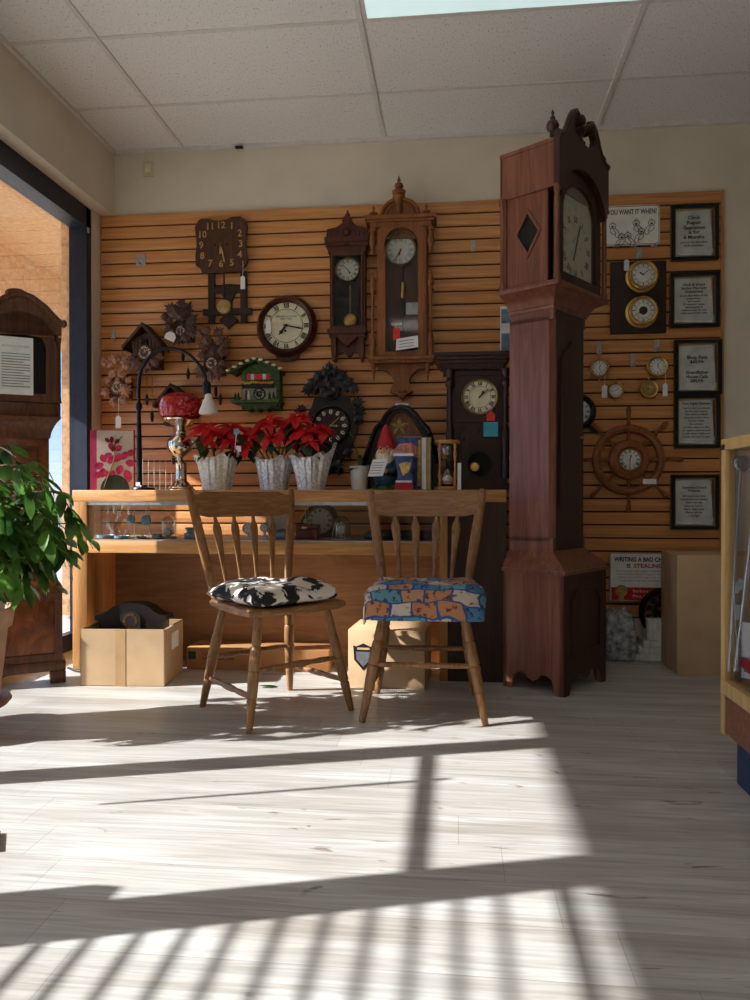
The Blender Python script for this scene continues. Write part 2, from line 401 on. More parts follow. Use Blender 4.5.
def text(body, size, mat, parent, loc=(0, 0, 0), name='lettering', align='CENTER', rot=(pi/2, 0, 0), bold=0, width=None, sx=1, spacing=1.0, label=None):
    cu = bpy.data.curves.new('t', 'FONT'); cu.body = body; cu.size = size; cu.align_x = align; cu.align_y = 'CENTER'
    cu.offset = bold*size; cu.space_line = spacing; cu.resolution_u = 2
    o = bpy.data.objects.new('t', cu); COL.objects.link(o); bpy.context.view_layer.update()
    me = bpy.data.meshes.new_from_object(o.evaluated_get(bpy.context.evaluated_depsgraph_get()))
    bpy.data.objects.remove(o); bpy.data.curves.remove(cu)
    xs = [v.co.x for v in me.vertices]
    k = sx
    if width and xs: k = width/max(1e-6, (max(xs)-min(xs)))
    R = Euler(rot).to_matrix()
    for v in me.vertices: v.co = R @ Vector((v.co.x*k, v.co.y, v.co.z))
    me.materials.clear(); me.materials.append(M[mat])
    q = bpy.data.objects.new(name, me); COL.objects.link(q); q.parent = parent; q.location = loc
    if label: q['label'] = label
    return q
def join_meshes(objs, name):
    bm = bmesh.new()
    for o in objs:
        k = len(bm.verts); bm.from_mesh(o.data); bm.verts.ensure_lookup_table()
        for v in bm.verts[k:]: v.co = v.co+Vector(o.location)
    me = bpy.data.meshes.new(name); bm.to_mesh(me); bm.free(); me.materials.append(objs[0].data.materials[0])
    p = objs[0].parent
    for o in objs: bpy.data.objects.remove(o)
    r = bpy.data.objects.new(name, me); COL.objects.link(r); r.parent = p; return r
ROM = ['XII', 'I', 'II', 'III', 'IIII', 'V', 'VI', 'VII', 'VIII', 'IX', 'X', 'XI']
def bar(g, x0, z0, x1, z1, w, y0, y1):
    d = Vector((x1-x0, z1-z0)); n = Vector((-d.y, d.x)).normalized()*w/2
    g.prism([(x0+n.x, z0+n.y), (x1+n.x, z1+n.y), (x1-n.x, z1-n.y), (x0-n.x, z0-n.y)], y0, y1)
def roman(g, cx, cz, y, R, h, w, step=1):
    for k in range(0, 12, step):
        a = pi/2-2*pi*k/12; rd = Vector((cos(a), sin(a))); tg = Vector((sin(a), -cos(a)))
        adv = {'I': 1.0, 'V': 1.9, 'X': 1.9}; tot = sum(adv[c] for c in ROM[k]); x = -tot/2
        def P(u, r): q = rd*r+tg*u*w*1.55; return (cx+q.x, cz+q.y)
        for c in ROM[k]:
            m = x+adv[c]/2
            L = {'I': [((m, R-h), (m, R), 1.)], 'V': [((m-.7, R), (m, R-h), 1.), ((m+.7, R), (m, R-h), .5)],
                 'X': [((m-.7, R), (m+.7, R-h), 1.), ((m+.7, R), (m-.7, R-h), .5)]}[c]
            for p, q, b in L: bar(g, *P(*p), *P(*q), w*b, y, y-.02*h)
            x += adv[c]
def dial(par, s, cx, cz, y, R, face='cream', nums='roman', ink='ink', hm=(10, 10), bez=None, bez_w=.12, hands='ink', numR=.9, numh=.22, numw=.045, hand_scale=1, deep=None, ring=True):
    """face, numerals, two hands and a bezel, as parts of a clock; coordinates in units of s metres about the parent"""
    dp = deep if deep is not None else R*.12
    G(s).lathe([(0, y-dp), (R*.97, y-dp), (R, y-dp*.8), (R, y)], (cx, 0, cz), 'y', 40).out('dial', face, par)
    g = G(s); yy = y-dp-.012*R
    if nums == 'roman': roman(g, cx, cz, yy, R*numR, R*numh, R*numw)
    elif nums == 'ticks':
        for k in range(12):
            a = 2*pi*k/12; d = Vector((sin(a), cos(a)))
            bar(g, cx+d.x*R*(numR-numh), cz+d.y*R*(numR-numh), cx+d.x*R*numR, cz+d.y*R*numR, R*numw*(1.6 if k % 3 == 0 else 1), yy, yy-.02*R)
    if ring and nums:
        for rr in (numR+.03, numR-numh-.05):
            g.lathe([(R*rr-R*.008, yy), (R*rr-R*.008, yy-.01*R), (R*rr+R*.008, yy-.01*R), (R*rr+R*.008, yy)], (cx, 0, cz), 'y', 40, None, False)
    if nums in ('roman', 'ticks'): g.out('numerals', ink, par)
    h, m = hm; am = 2*pi*m/60; ah = 2*pi*(h+m/60)/12
    for nm, a, L, w, o in (('hour_hand', ah, .5, .075, .05), ('minute_hand', am, .78, .05, .08)):
        g = G(s); L *= R*hand_scale; w *= R; yh = yy-o*R*.8; d = Vector((sin(a), cos(a))); n = Vector((d.y, -d.x))
        pts = [(-.14*L, .5*w), (.1*L, .5*w), (.55*L, .45*w), (.66*L, 1.2*w if nm == 'hour_hand' else .6*w), (.8*L, .4*w), (L, 0), (.8*L, -.4*w), (.66*L, -1.2*w if nm == 'hour_hand' else -.6*w), (.55*L, -.45*w), (.1*L, -.5*w), (-.14*L, -.5*w)]
        g.prism([(cx+d.x*p+n.x*q, cz+d.y*p+n.y*q) for p, q in pts], yh, yh-.025*R)
        g.lathe([(R*.05, yh), (R*.05, yh-.03*R)], (cx, 0, cz), 'y', 10); g.out(nm, hands, par)
    if bez:
        b = R*bez_w
        G(s).lathe([(R*.96, y-dp*.5), (R*.97, y-dp*1.6), (R+b*.4, y-dp*2.0-b*.3), (R+b*.8, y-dp*1.3), (R+b, y-dp*.4), (R+b, y+.0)], (cx, 0, cz), 'y', 40, None, False).out('bezel', bez, par)
def arc(cx, cz, rx, rz, a0, a1, n): return [(cx+rx*cos(radians(a0+(a1-a0)*i/n)), cz+rz*sin(radians(a0+(a1-a0)*i/n))) for i in range(n+1)]
def price_tag(px, py, w, h, label, mat='tagwhite', Y=WALL-.12, tilt=0, string=10, hook=False, name='price_tag', hole=True):
    p, s = at(px, py, Y)
    t = thing(name, label, 'tag', p, 0)
    g = G(s); c = w*.28
    R = Matrix.Rotation(tilt, 4, 'Y')
    pts = [(-w/2, -h/2), (w/2, -h/2), (w/2, h/2-c), (w/2-c, h/2), (-w/2+c, h/2), (-w/2, h/2-c)] if hole else [(-w/2, -h/2), (w/2, -h/2), (w/2, h/2), (-w/2, h/2)]
    pts = [tuple((R @ Vector((x, 0, z))).xz) for x, z in pts]
    g.prism(pts, 0, -.4).out('tag_card', mat, t)
    if string:
        a = R @ Vector((0, 0, h/2-.8))
        G(s).tube([(a.x, -.5, a.z), (a.x+.4, -.3, a.z+string*.6), (a.x+.2, 0, a.z+string)], .22, 5).out('string', 'tagwhite', t)
    return t
# ------------------------------------------------------------------ the setting
XL, XR, YB, H = -2.19, 4.6, -3.2, 3.05
XG = -2.28
struct(G().box(-2.32, XR, YB, 4.8, -.1, 0).out('floor', 'floor'), 'pale grey-white wood plank floor')
struct(G().box(XL-.13, XR, YB, 4.8, H, H+.1).out('ceiling', 'tile'), 'white acoustic tile ceiling')
struct(G().box(XL-.13, XR, 4.475, 4.8, 0, H).out('wall_back', 'wall'), 'beige painted wall behind the slats')
struct(G().box(XR, XR+.1, YB, 4.8, 0, H).out('wall_right', 'wall'))
struct(G().box(XL-.13, XR, YB-.1, YB, 0, H).out('wall_behind', 'wall'))
g = G(); g.box(-2.32, -2.106, YB, 4.475, 2.65, H); g.box(-2.32, XL, 4.36, 4.475, 0, 2.65); g.box(-2.32, XL, YB, -1.6, 0, 2.65)
struct(g.out('wall_left', 'wall'), 'beige soffit and wall end around the shop window')
# slats on the back wall, one routed panel
g = G(); x0, x1 = -2.185, 1.50; zt = 2.648
for k in range(32):
    a = zt-.0762*k; b = max(.21, a-.0762+.0095)
    g.box(x0, x1, WALL, 4.472, b, a, .002)
struct(g.out('trim_1', 'slat'), 'orange-brown slatted display panelling on the back wall')
struct(G().box(x0, x1, 4.461, 4.474, .21, zt).out('trim_2', 'groove'), 'dark grooves between the slats')
struct(G().box(x1, x1+.016, WALL-.004, 4.474, .21, zt).out('trim_3', 'oakv'), 'pale edge strip at the right end of the slats')
struct(G().box(-2.19, XR, 4.46, 4.475, 0, .1).out('baseboard_back', 'darkvoid'))
# ceiling grid
g = G()
for k in range(-1, 6):
    x = -1.663+1.238*k
    if -2.1 < x < XR: g.box(x-.012, x+.012, YB, 4.474, H-.006, H+.01)
for k in range(12):
    y = 3.963-.61*k
    if y > YB: g.box(-2.106, XR, y-.012, y+.012, H-.004, H+.01)
g.box(-2.106, XR, 4.45, 4.475, H-.02, H); g.box(-2.106, -2.084, YB, 4.475, H-.02, H)
struct(g.out('trim_4', 'tbar'), 'white metal grid of the suspended ceiling')
# ceiling lights
def ceil_light(x, y, label):
    t = thing('ceiling_light', label, 'ceiling light', (x, y, H), 0, None)
    G().rframe(-.61, .61, -.30, .30, .02, 0, -.012).out('light_frame', 'tbar', t, rot=(pi/2, 0, 0))
    G().box(-.59, .59, -.285, .285, -.010, -.004).out('diffuser_panel', 'diffuser', t)
ceil_light(.201, 3.048, 'flat fluorescent panel set into the ceiling tiles at the top of the view')
# window: storefront in dark aluminium
gw = G()
gw.box(-2.31, -2.20, 4.30, 4.36, 0, 2.65)
gw.box(-2.31, -2.20, -1.6, 4.35, 2.53, 2.65)
gw.box(-2.31, -2.262, -1.6, 4.35, 0, .10)
gw.box(-2.31, -2.20, 2.009, 2.10, .1, 2.53)
gw.box(-2.31, -2.20, 1.043, 1.167, .1, 2.53)
gw.box(-2.31, -2.24, 1.1, 1.245, .1, .78)
gw.box(-2.31, -2.20, -.20, -.05, .1, 2.53)
gw.box(-2.29, -2.275, 1.167, 2.009, 1.150, 1.180)
gw.box(-2.25, -2.238, -.05, 1.043, 1.318, 1.340)
win = struct(gw.out('window_1', 'winframe'), 'dark metal storefront window frame')
G().box(-2.285, -2.279, -1.6, 4.30, .1, 2.53).out('window_pane', 'windowglass', win, 'clear window glass')
g = G()
for k in range(18): g.box(-2.275, -2.265, -.05, 1.043, .40+.0505*k, .4095+.0505*k)
g.out('window_blind', 'winframe', win, 'horizontal slats over the lower pane')
G().tube([(-2.21, 1.776, .62), (-2.22, 1.776, 1.17)], [.006, .011], 8).out('window_rod', 'winframe', win)
G().box(-2.205, -2.197, 4.31, 4.33, 2.50, 2.53).out('window_sensor', 'tagwhite', win, 'small white sensor')
# porch outside
struct(G().box(-4.9, -2.33, -6, 12, 3.27, 3.4).out('ceiling_porch', 'stucco'), 'tan stucco porch ceiling outside the window')
struct(G().box(-4.52, -4.22, -6, 12, 2.572, 3.3).out('wall_porch', 'stucco'), 'tan stucco beam at the porch edge')
p1, _ = at(62, 495, 5.45); p2, _ = at(72.5, 495, 5.45)
struct(G().box(p1.x, p2.x+.12, 5.45, 5.85, 0, 3.27).out('wall_pillar', 'stucco'), 'tan stucco pillar outside the window')
struct(G().box(-9, -2.32, -8, 16, -.12, -.02).out('floor_walkway', 'concrete'), 'pale concrete walkway outside')
struct(G().box(-120, -9, -90, 120, -.25, -.12).out('floor_street', 'asphalt'))
# ------------------------------------------------------------------ power line
tag(G().tube([(-30, 18, 10.9), (-30, 53, 10.4), (-30, 90, 10.9)], .05, 6).out('power_line', 'ebony'), 'thin dark power cable crossing the blue sky outside the window', 'cable')
# ------------------------------------------------------------------ display counter
CY = 3.72; CB = 4.28
ct = thing('display_counter', 'long honey oak display counter with a glass front shelf, against the slatted wall', 'counter', (-.85, CY, 0))
def C(x): return x+.85
G().box(C(-1.985), C(.25), 0, .56, .885, .946, .003).out('counter_top', 'oak', ct)
G().box(C(-1.985), C(-1.905), 0, .08, 0, .885, .003).out('end_post', 'oakv', ct)
G().box(C(-1.985), C(-1.965), .08, .56, 0, .684).out('end_panel', 'oakv', ct)
G().box(C(-1.978), C(-1.972), .08, .56, .684, .885).out('glass_end', 'caseglass', ct)
G().box(C(-1.905), C(-.036), 0, .56, .62, .684, .002).out('display_shelf', 'oak', ct)
G().box(C(-1.905), C(-.036), .33, .35, 0, .62).out('back_panel', 'oakpanel', ct)
g = G(); g.box(C(-.036), C(.25), .0, .56, 0, .885); g.out('end_cabinet', 'shadepanel', ct, 'end cabinet with its shadow put into the dark colour')
G().box(C(-.075), C(-.036), -.004, .56, 0, .885, .002).out('end_post', 'oakv', ct)
G().box(C(-1.905), C(-.075), .012, .018, .684, .885).out('glass_front', 'caseglass', ct)
g = G(); g.box(C(-1.905), C(-.075), .004, .024, .868, .885); g.out('sliding_track', 'alu', ct)
g = G()
g.box(C(-1.905), C(-.04), .01, .02, .684, .690); g.out('track_lower', 'alu', ct)
# ------------------------------------------------------------------ left longcase clock by the window
lc = thing('longcase_clock', 'tall dark walnut longcase clock by the window with a white notice on its door', 'clock', (-2.135, 3.505, 0), radians(32))
wl = .40; dl = .24
def mould(g, w0, d0, z0, w1, d1, z1, back=.12, prof=None):
    prof = prof or [(0, 0), (.35, .15), (.75, .55), (1, 1)]
    ps = []
    for t, q in prof:
        w = w0+(w1-w0)*q; d = d0+(d1-d0)*q; z = z0+(z1-z0)*t
        ps.append([g.v(p) for p in ((-w/2, back-d, z), (w/2, back-d, z), (w/2, back, z), (-w/2, back, z))])
    for a, b in zip(ps, ps[1:]):
        for i in range(4): g.f([a[i], a[(i+1) % 4], b[(i+1) % 4], b[i]])
    g.f(ps[0][::-1]); g.f(ps[-1]); return g
g = G(); g.box(-.18, .18, -.12, 0, .09, .44, .004); g.out('base', 'leftclock', lc)
g = G(); g.box(-.195, .195, -.135, 0, .06, .11, .006)
for sx in (-1, 1): g.box(sx*.195-(.07 if sx > 0 else 0), sx*.195+(.07 if sx < 0 else 0), -.135, -.06, 0, .06, .004); g.box(sx*.195-(.07 if sx > 0 else 0), sx*.195+(.07 if sx < 0 else 0), -.05, 0, 0, .06, .004)
g.out('plinth', 'leftdark', lc)
g = G(); g.rframe(-.18, .18, .11, .44, .035, -.128, -.118); g.out('base_frame', 'leftdark', lc)
g = G(); mould(g, .38, .13, .44, .27, .06, .53, 0); g.out('base_moulding', 'leftclock', lc)
g = G(); g.box(-.125, .125, -.05, 0, .5, 1.22, .004); g.out('trunk', 'leftclock', lc)
g = G(); g.rframe(-.085, .085, .60, 1.16, .02, -.058, -.048); g.out('trunk_door', 'leftdark', lc)
g = G(); mould(g, .26, .06, 1.2, .36, .13, 1.30, 0); g.out('hood_moulding', 'leftdark', lc)
g = G(); g.box(-.175, .175, -.115, 0, 1.30, 1.37, .006); g.out('hood_base', 'leftdark', lc)
g = G(); g.box(-.165, .165, -.10, 0, 1.37, 1.74, .003); g.out('hood', 'leftdark', lc)
IN = [(-.11, 1.41), (.11, 1.41), (.11, 1.62)]+arc(0, 1.62, .11, .10, 0, 180, 14)[1:]
OUTp = [(-.16, 1.37), (.16, 1.37), (.16, 1.62)]+arc(0, 1.62, .16, .15, 0, 180, 14)[1:]
G().frame(IN, OUTp, -.125, -.10).out('hood_door', 'leftdark', lc)
G().prism(IN, -.106, -.102).out('dial_glass', 'dimglass', lc)
G().prism(IN, -.1015, -.1005).out('dial', 'darkvoid', lc)
g = G()
up = [(-.18, 1.70), (-.18, 1.745), (-.15, 1.77), (-.11, 1.815), (-.05, 1.86), (0, 1.875), (.05, 1.86), (.11, 1.815), (.15, 1.77), (.18, 1.745), (.18, 1.70)]
lo = arc(0, 1.66, .15, .14, 0, 180, 14)
g.prism(up+[(-.15, 1.68)]+lo[::-1][1:-1]+[(.15, 1.68)], -.13, 0); g.out('crest', 'leftdark', lc)
g = G(); g.tube([(x, -.132, z+.01) for x, z in up[1:-1]], .016, 8); g.ell((-.02, -.12, 1.885), .05, .02, .025); g.ell((.19, -.12, 1.76), .016, .03, .02); g.out('crest_moulding', 'leftdark', lc)
for sx in (-1, 1): G().lathe([(.016, 1.37), (.011, 1.40), (.011, 1.66), (.016, 1.69)], (sx*.166, -.108, 0), 'z', 12).out('column', 'leftdark', lc)
nt_ = thing('paper_notice', 'white printed sheet pinned to the door of the longcase clock by the window', 'notice', lc.matrix_basis @ Vector((-.005, -.128, 1.545)), radians(32))
nt_.location = Vector(lc.location)+Euler((0, 0, radians(32))).to_matrix() @ Vector((-.022, -.128, 1.545))
G().box(-.075, .075, -.001, 0, -.145, .13).out('sheet', 'paper', nt_)
for i in range(13):
    G().box(-.062, .062-(.03 if i % 4 == 3 else 0), -.0022, -.001, .05-.013*i-.002, .05-.013*i+.002).out('print_line', 'slateblue' if i < 2 else 'bookgrey', nt_)
text('NOTICE TO CUSTOMER', .013, 'slateblue', nt_, (0, -.002, .085), width=.12)
# ------------------------------------------------------------------ big longcase clock
th = radians(53.9)
bc = thing('longcase_clock', 'very tall reddish mahogany longcase clock with swan-neck crest standing beside the counter', 'clock', (.357, 3.83, 0), th)
BW, BD, TW, TD, HW, HD = .427, .321, .317, .236, .485, .286
# base panels with scalloped aprons
def apron(a, b, z0=.0, top=.56, foot=.06, rise=.085):
    L = b-a; s = [(a, z0), (a+foot*.75, z0), (a+foot, z0+rise*.8), (a+foot*1.5, z0+rise), (a+L*.36, z0+rise), (a+L*.42, z0+rise*.72), (a+L*.5, z0+rise*.60), (a+L*.58, z0+rise*.72), (a+L*.64, z0+rise), (b-foot*1.5, z0+rise), (b-foot, z0+rise*.8), (b-foot*.75, z0), (b, z0), (b, top), (a, top)]
    return s
g = G()
for x in (-BW/2, BW/2-.02): g.prismx(apron(-BD, 0), x, x+.02)
g.prism(apron(-BW/2, BW/2), -BD, -BD+.02)
g.box(-BW/2, BW/2, -.02, 0, .1, .56); g.box(-BW/2+.01, BW/2-.01, -BD+.01, -.01, .54, .562)
g.out('base', 'mahog', bc)
G().prism(apron(-BW/2+.004, BW/2-.002), -BD-.003, -BD).out('base_front', 'mahogshade', bc)
G().frame([(-.135, .19), (.135, .19), (.135, .42), (.09, .47), (-.09, .47), (-.135, .42)], [(-.15, .175), (.15, .175), (.15, .43), (.1, .485), (-.1, .485), (-.15, .43)], -BD-.009, -BD).out('base_panel', 'mahogshade', bc)
g = G(); mould(g, BW+.03, BD+.015, .555, BW+.03, BD+.015, .572, 0); mould(g, BW+.015, BD+.008, .572, TW+.01, TD+.005, .655, 0, [(0, 0), (.2, .1), (.5, .45), (.8, .85), (1, 1)]); g.out('base_moulding', 'mahog', bc)
g = G(); c = .022
g.prismz([(-TW/2, 0), (-TW/2, -TD+c), (-TW/2+c, -TD), (TW/2-c, -TD), (TW/2, -TD+c), (TW/2, 0)], .70, 1.76)
g.box(-TW/2, TW/2, -TD, 0, .64, .72); g.box(-TW/2, TW/2, -TD, 0, 1.74, 1.80)
g.out('trunk', 'mahog', bc)
G().box(-TW/2+.024, TW/2-.02, -TD-.0025, -TD, .66, 1.79).out('trunk_front', 'mahogshade', bc)
dpts = [(-.10, .86), (.10, .86), (.10, 1.56), (.06, 1.60), (.03, 1.62), (0, 1.655), (-.03, 1.62), (-.06, 1.60), (-.10, 1.56)]
td = G().prism(dpts, -TD-.014, -TD-.002).out('trunk_door', 'mahogshade', bc)
G().lathe([(.008, -.018), (.006, 0)], (.088, -TD-.012, 1.2), 'y', 10).out('keyhole_plate', 'brassdull', td)
g = G(); mould(g, TW+.012, TD+.006, 1.79, HW+.01, HD+.01, 1.87, 0, [(0, 0), (.18, .06), (.2, .14), (.5, .25), (.75, .5), (.92, .9), (1, 1)]); g.out('hood_moulding', 'mahog', bc)
G().box(-HW/2-.015, HW/2+.015, -HD-.03, 0, 1.87, 1.895, .005).out('hood_base', 'mahog', bc)
# hood carcass: recessed sides with a diamond window, frieze above
g = G()
for sx in (-1, 1):
    x = sx*(HW/2-.02)
    D = [(-HD/2-.055+.0, 2.14), (-HD/2, 2.05), (-HD/2+.055, 2.14), (-HD/2, 2.23)]
    o_ = [(-HD+.045, 1.895), (-.045+.02, 1.895), (-.025, 2.32), (-HD+.045, 2.32)]
    # ring panel with diamond hole, drawn in the yz plane
    inner = [D[0], ((D[0][0]+D[1][0])/2, (D[0][1]+D[1][1])/2), D[1], ((D[1][0]+D[2][0])/2, (D[1][1]+D[2][1])/2), D[2], ((D[2][0]+D[3][0])/2, (D[2][1]+D[3][1])/2), D[3], ((D[3][0]+D[0][0])/2, (D[3][1]+D[0][1])/2)]
    y0, y1, z0, z1 = -HD+.04, -.03, 1.895, 2.33
    outer = [(y0, (z0+z1)/2), (y0, z0), ((y0+y1)/2, z0), (y1, z0), (y1, (z0+z1)/2), (y1, z1), ((y0+y1)/2, z1), (y0, z1)]
    tmp = G(); tmp.frame(inner, outer, -.008, .008)
    for fc in tmp.bm.faces:
        g.f([g.v((x+q.co.y, q.co.x, q.co.z)) for q in fc.verts])
    g.box(x-.02*(sx < 0)-.0, x+.02*(sx > 0), -HD+.0, 0, 2.32, 2.53)
    g.box(x-.02, x+.02, -.03, 0, 1.895, 2.33)
bmesh.ops.remove_doubles(g.bm, verts=g.bm.verts, dist=1e-5)
g.box(-HW/2, HW/2, -.012, 0, 1.895, 2.53); g.box(-HW/2-.004, HW/2+.004, -HD, 0, 2.52, 2.538)
g.box(-HW/2+.02, HW/2-.02, -HD+.01, 0, 2.33, 2.53)
g.out('hood', 'mahog', bc)
for sx in (-1, 1):
    gw_ = G(); x = sx*(HW/2-.02)
    gw_.prismx([(-HD/2-.055, 2.14), (-HD/2, 2.05), (-HD/2+.055, 2.14), (-HD/2, 2.23)], x-.003, x+.003); gw_.out('diamond_window', 'darkvoid', bc, 'dark diamond-shaped side window')
    tmp = G(); tmp.frame([(-HD/2-.055, 2.14), (-HD/2, 2.05), (-HD/2+.055, 2.14), (-HD/2, 2.23)], [(-HD/2-.072, 2.14), (-HD/2, 2.022), (-HD/2+.072, 2.14), (-HD/2, 2.258)], -.014, .014)
    g = G()
    for fc in tmp.bm.faces: g.f([g.v((x+q.co.y, q.co.x, q.co.z)) for q in fc.verts])
    g.out('diamond_frame', 'mahog', bc)
# hood door with arched opening
IN = [(-.165, 1.95), (.165, 1.95), (.165, 2.24)]+arc(0, 2.24, .165, .14, 0, 180, 18)[1:]
OU = [(-.215, 1.90), (.215, 1.90), (.215, 2.24)]+arc(0, 2.24, .215, .20, 0, 180, 18)[1:]
hd = G().frame(IN, OU, -HD-.004, -HD+.02).out('hood_door', 'mahogshade', bc)
G().prism(IN, -HD+.004, -HD+.006).out('dial_glass', 'clear', hd)
G().prism(IN, -HD+.022, -HD+.03).out('dial', 'agedial', bc, 'aged cream arched painted dial')
g = G(); roman(g, 0, 2.105, -HD+.02, .145, .03, .006); g.out('numerals', 'ink', bc)
for nm, a, L in (('hour_hand', 200, .075), ('minute_hand', 20, .115)):
    a = radians(a); g = G(); bar(g, 0, 2.105, L*sin(a), 2.105+L*cos(a), .008, -HD+.018, -HD+.014); g.out(nm, 'ink', bc)
# front spandrel board and swan-neck crest
neck = [(.25, 2.54), (.225, 2.543), (.19, 2.562), (.16, 2.60), (.135, 2.645), (.11, 2.68), (.08, 2.697), (.052, 2.685)]
inn = [(.085, 2.665), (.105, 2.635), (.095, 2.60), (.06, 2.58), (.03, 2.575)]
half = [(.25, 2.44)]+neck+inn
pts = half+[(-x, z) for x, z in half[::-1]]
lo = arc(0, 2.24, .225, .21, 0, 180, 18)
pts = [(.25, 2.32), (.25, 2.44)]+half[1:]+[(-x, z) for x, z in half[:0:-1]]+[(-.25, 2.44), (-.25, 2.32), (-.225, 2.30)]+lo[::-1][1:-1]+[(.225, 2.30)]
G().prism(pts, -HD-.03, -HD).out('crest_board', 'mahogshade', bc)
for sx in (-1, 1):
    g = G(); g.tube([(sx*x, -HD-.02, z+.008) for x, z in neck], [.020, .018, .016, .016, .016, .017, .017, .015], 8)
    g.box(sx*.285-.012, sx*.285+.012, -HD-.045, -.0, 2.525, 2.548) if False else None
    g.out('swan_neck', 'mahogshade', bc)
    G().lathe([(.012, -.035), (.024, -.028), (.026, .0), (.026, .03)], (sx*.055, -HD-.02, 2.668), 'y', 16).out('rosette', 'mahogshade', bc)
    fz = 2.545
    g = G(); g.lathe([(.014, 0), (.014, .02), (.024, .028), (.03, .048), (.022, .066), (.010, .074), (.013, .082), (.006, .092), (.007, .108), (0, .122)], (sx*.24, -HD+.01, fz), 'z', 14); g.out('finial', 'mahogshade', bc)
g = G(); g.box(-.022, .022, -HD-.02, -HD+.02, 2.56, 2.60); g.lathe([(.02, 0), (.012, .02), (.03, .045), (.03, .06), (.012, .08), (.014, .09), (.006, .1), (0, .125)], (0, -HD-.0, 2.60), 'z', 14); g.out('finial', 'mahogshade', bc)
for sx in (-1, 1):
    for y in (-HD-.012, -.012):
        G().lathe([(.017, 1.895), (.017, 1.915), (.013, 1.925), (.0115, 2.29), (.017, 2.30), (.017, 2.325)], (sx*(HW/2-.004), y, 0), 'z', 12).out('column', 'mahog', bc)
# ------------------------------------------------------------------ chairs
def chair(loc, rz, label):
    t = thing('side_chair', label, 'chair', loc, rz, None)
    def nz(z): return z
    # seat with a gently shaped outline
    pts = [(-.235, -.20), (-.19, -.225), (0, -.235), (.19, -.225), (.235, -.20), (.235, -.10), (.215, .10), (.20, .205), (.10, .222), (-.10, .222), (-.20, .205), (-.215, .10), (-.235, -.10)]
    g = G(); g.prismz(pts, .440, .470)
    es = [e for e in g.bm.edges if abs(e.verts[0].co.z-e.verts[1].co.z) < 1e-6]
    bmesh.ops.bevel(g.bm, geom=es, offset=.013, segments=4, affect='EDGES', profile=.5)
    g.out('seat', 'chairx', t)
    feet = {(-1, -1): (-.248, -.222), (1, -1): (.248, -.222), (-1, 1): (-.224, .226), (1, 1): (.224, .226)}
    tops = {k: (k[0]*.165, k[1]*.15-.005) for k in feet}
    def P(k, z):
        q = 1-z/.44; return Vector((tops[k][0]+(feet[k][0]-tops[k][0])*q, tops[k][1]+(feet[k][1]-tops[k][1])*q, z))
    prof = [(.0, .0125), (.03, .015), (.10, .0185), (.118, .020), (.124, .0165), (.13, .020), (.21, .0225), (.222, .024), (.228, .020), (.234, .0235), (.30, .022), (.318, .0205), (.324, .0165), (.33, .0195), (.38, .018), (.437, .015)]
    for k in feet: G().tube([P(k, z) for z, r in prof], [r for z, r in prof], 12).out('leg', 'chair', t)
    def stretch(a, b):
        n = 13; pr = [.008, .010, .0115, .0125, .010, .0135, .014, .0135, .010, .0125, .0115, .010, .008]
        G().tube([a.lerp(b, i/(n-1)) for i in range(n)], pr, 10).out('stretcher', 'chair', t)
    stretch(P((-1, -1), .228), P((1, -1), .228)); stretch(P((-1, 1), .222), P((1, 1), .222))
    stretch(P((-1, -1), .130), P((-1, 1), .130)); stretch(P((1, -1), .130), P((1, 1), .130))
    # back posts: turned below, flattened above, leaning out and back
    def B(u, z):  # u in -1..1 across, z height
        q = (z-.46)/.485; return Vector((u*(.183+.080*q), .185+.075*q+.015*q*q, z))
    for sx in (-1, 1):
        zs = [.455, .50, .54, .58, .64, .72, .80, .88, .93, .948]
        rr = [(.013, .013), (.015, .015), (.016, .017), (.014, .020), (.012, .022), (.011, .023), (.010, .022), (.009, .021), (.008, .018), (.006, .012)]
        G().tube([B(sx, z) for z in zs], rr, 12, flat=(0, 1, 0)).out('back_post', 'chair', t)
    # crest rail, slightly bowed with a raised middle edge
    g = G(); n = 16; rows = []
    for i in range(n+1):
        u = -1+2*i/n; top = .935 - .012*(abs(u) > .86); bot = .822+.014*max(0, abs(u)-.75)*4
        bow = .018*(1-u*u)
        a = B(u*.98, top); b = B(u*.98, bot); a.y += bow; b.y += bow
        rows.append([g.v(p) for p in (a+Vector((0, -.008, 0)), b+Vector((0, -.009, 0)), b+Vector((0, .009, 0)), a+Vector((0, .008, 0)))])
    for a, b in zip(rows, rows[1:]):
        for k in range(4): g.f([a[k], a[(k+1) % 4], b[(k+1) % 4], b[k]])
    g.f(rows[0][::-1]); g.f(rows[-1]); g.out('crest_rail', 'chairx', t)
    for u in (-.60, -.205, .205, .60):
        zs = [.463, .52, .60, .68, .74, .765, .785, .80, .83]
        ww = [.007, .008, .0105, .0145, .0195, .0215, .018, .010, .007]; dd = [.007, .007, .0065, .006, .006, .006, .006, .0065, .007]
        G().tube([B(u, z)+Vector((0, .018*(1-u*u), 0)) for z in zs], [(d, w) for d, w in zip(dd, ww)], 10, flat=(0, 1, 0)).out('spindle', 'chair', t)
    return t
chair((-.772, 3.152, 0), radians(45), 'wooden spindle-back chair with a black and white seat cushion, angled before the counter')
chair((-.13, 3.236, 0), radians(1), 'wooden spindle-back chair with a patchwork seat pad, facing forward')
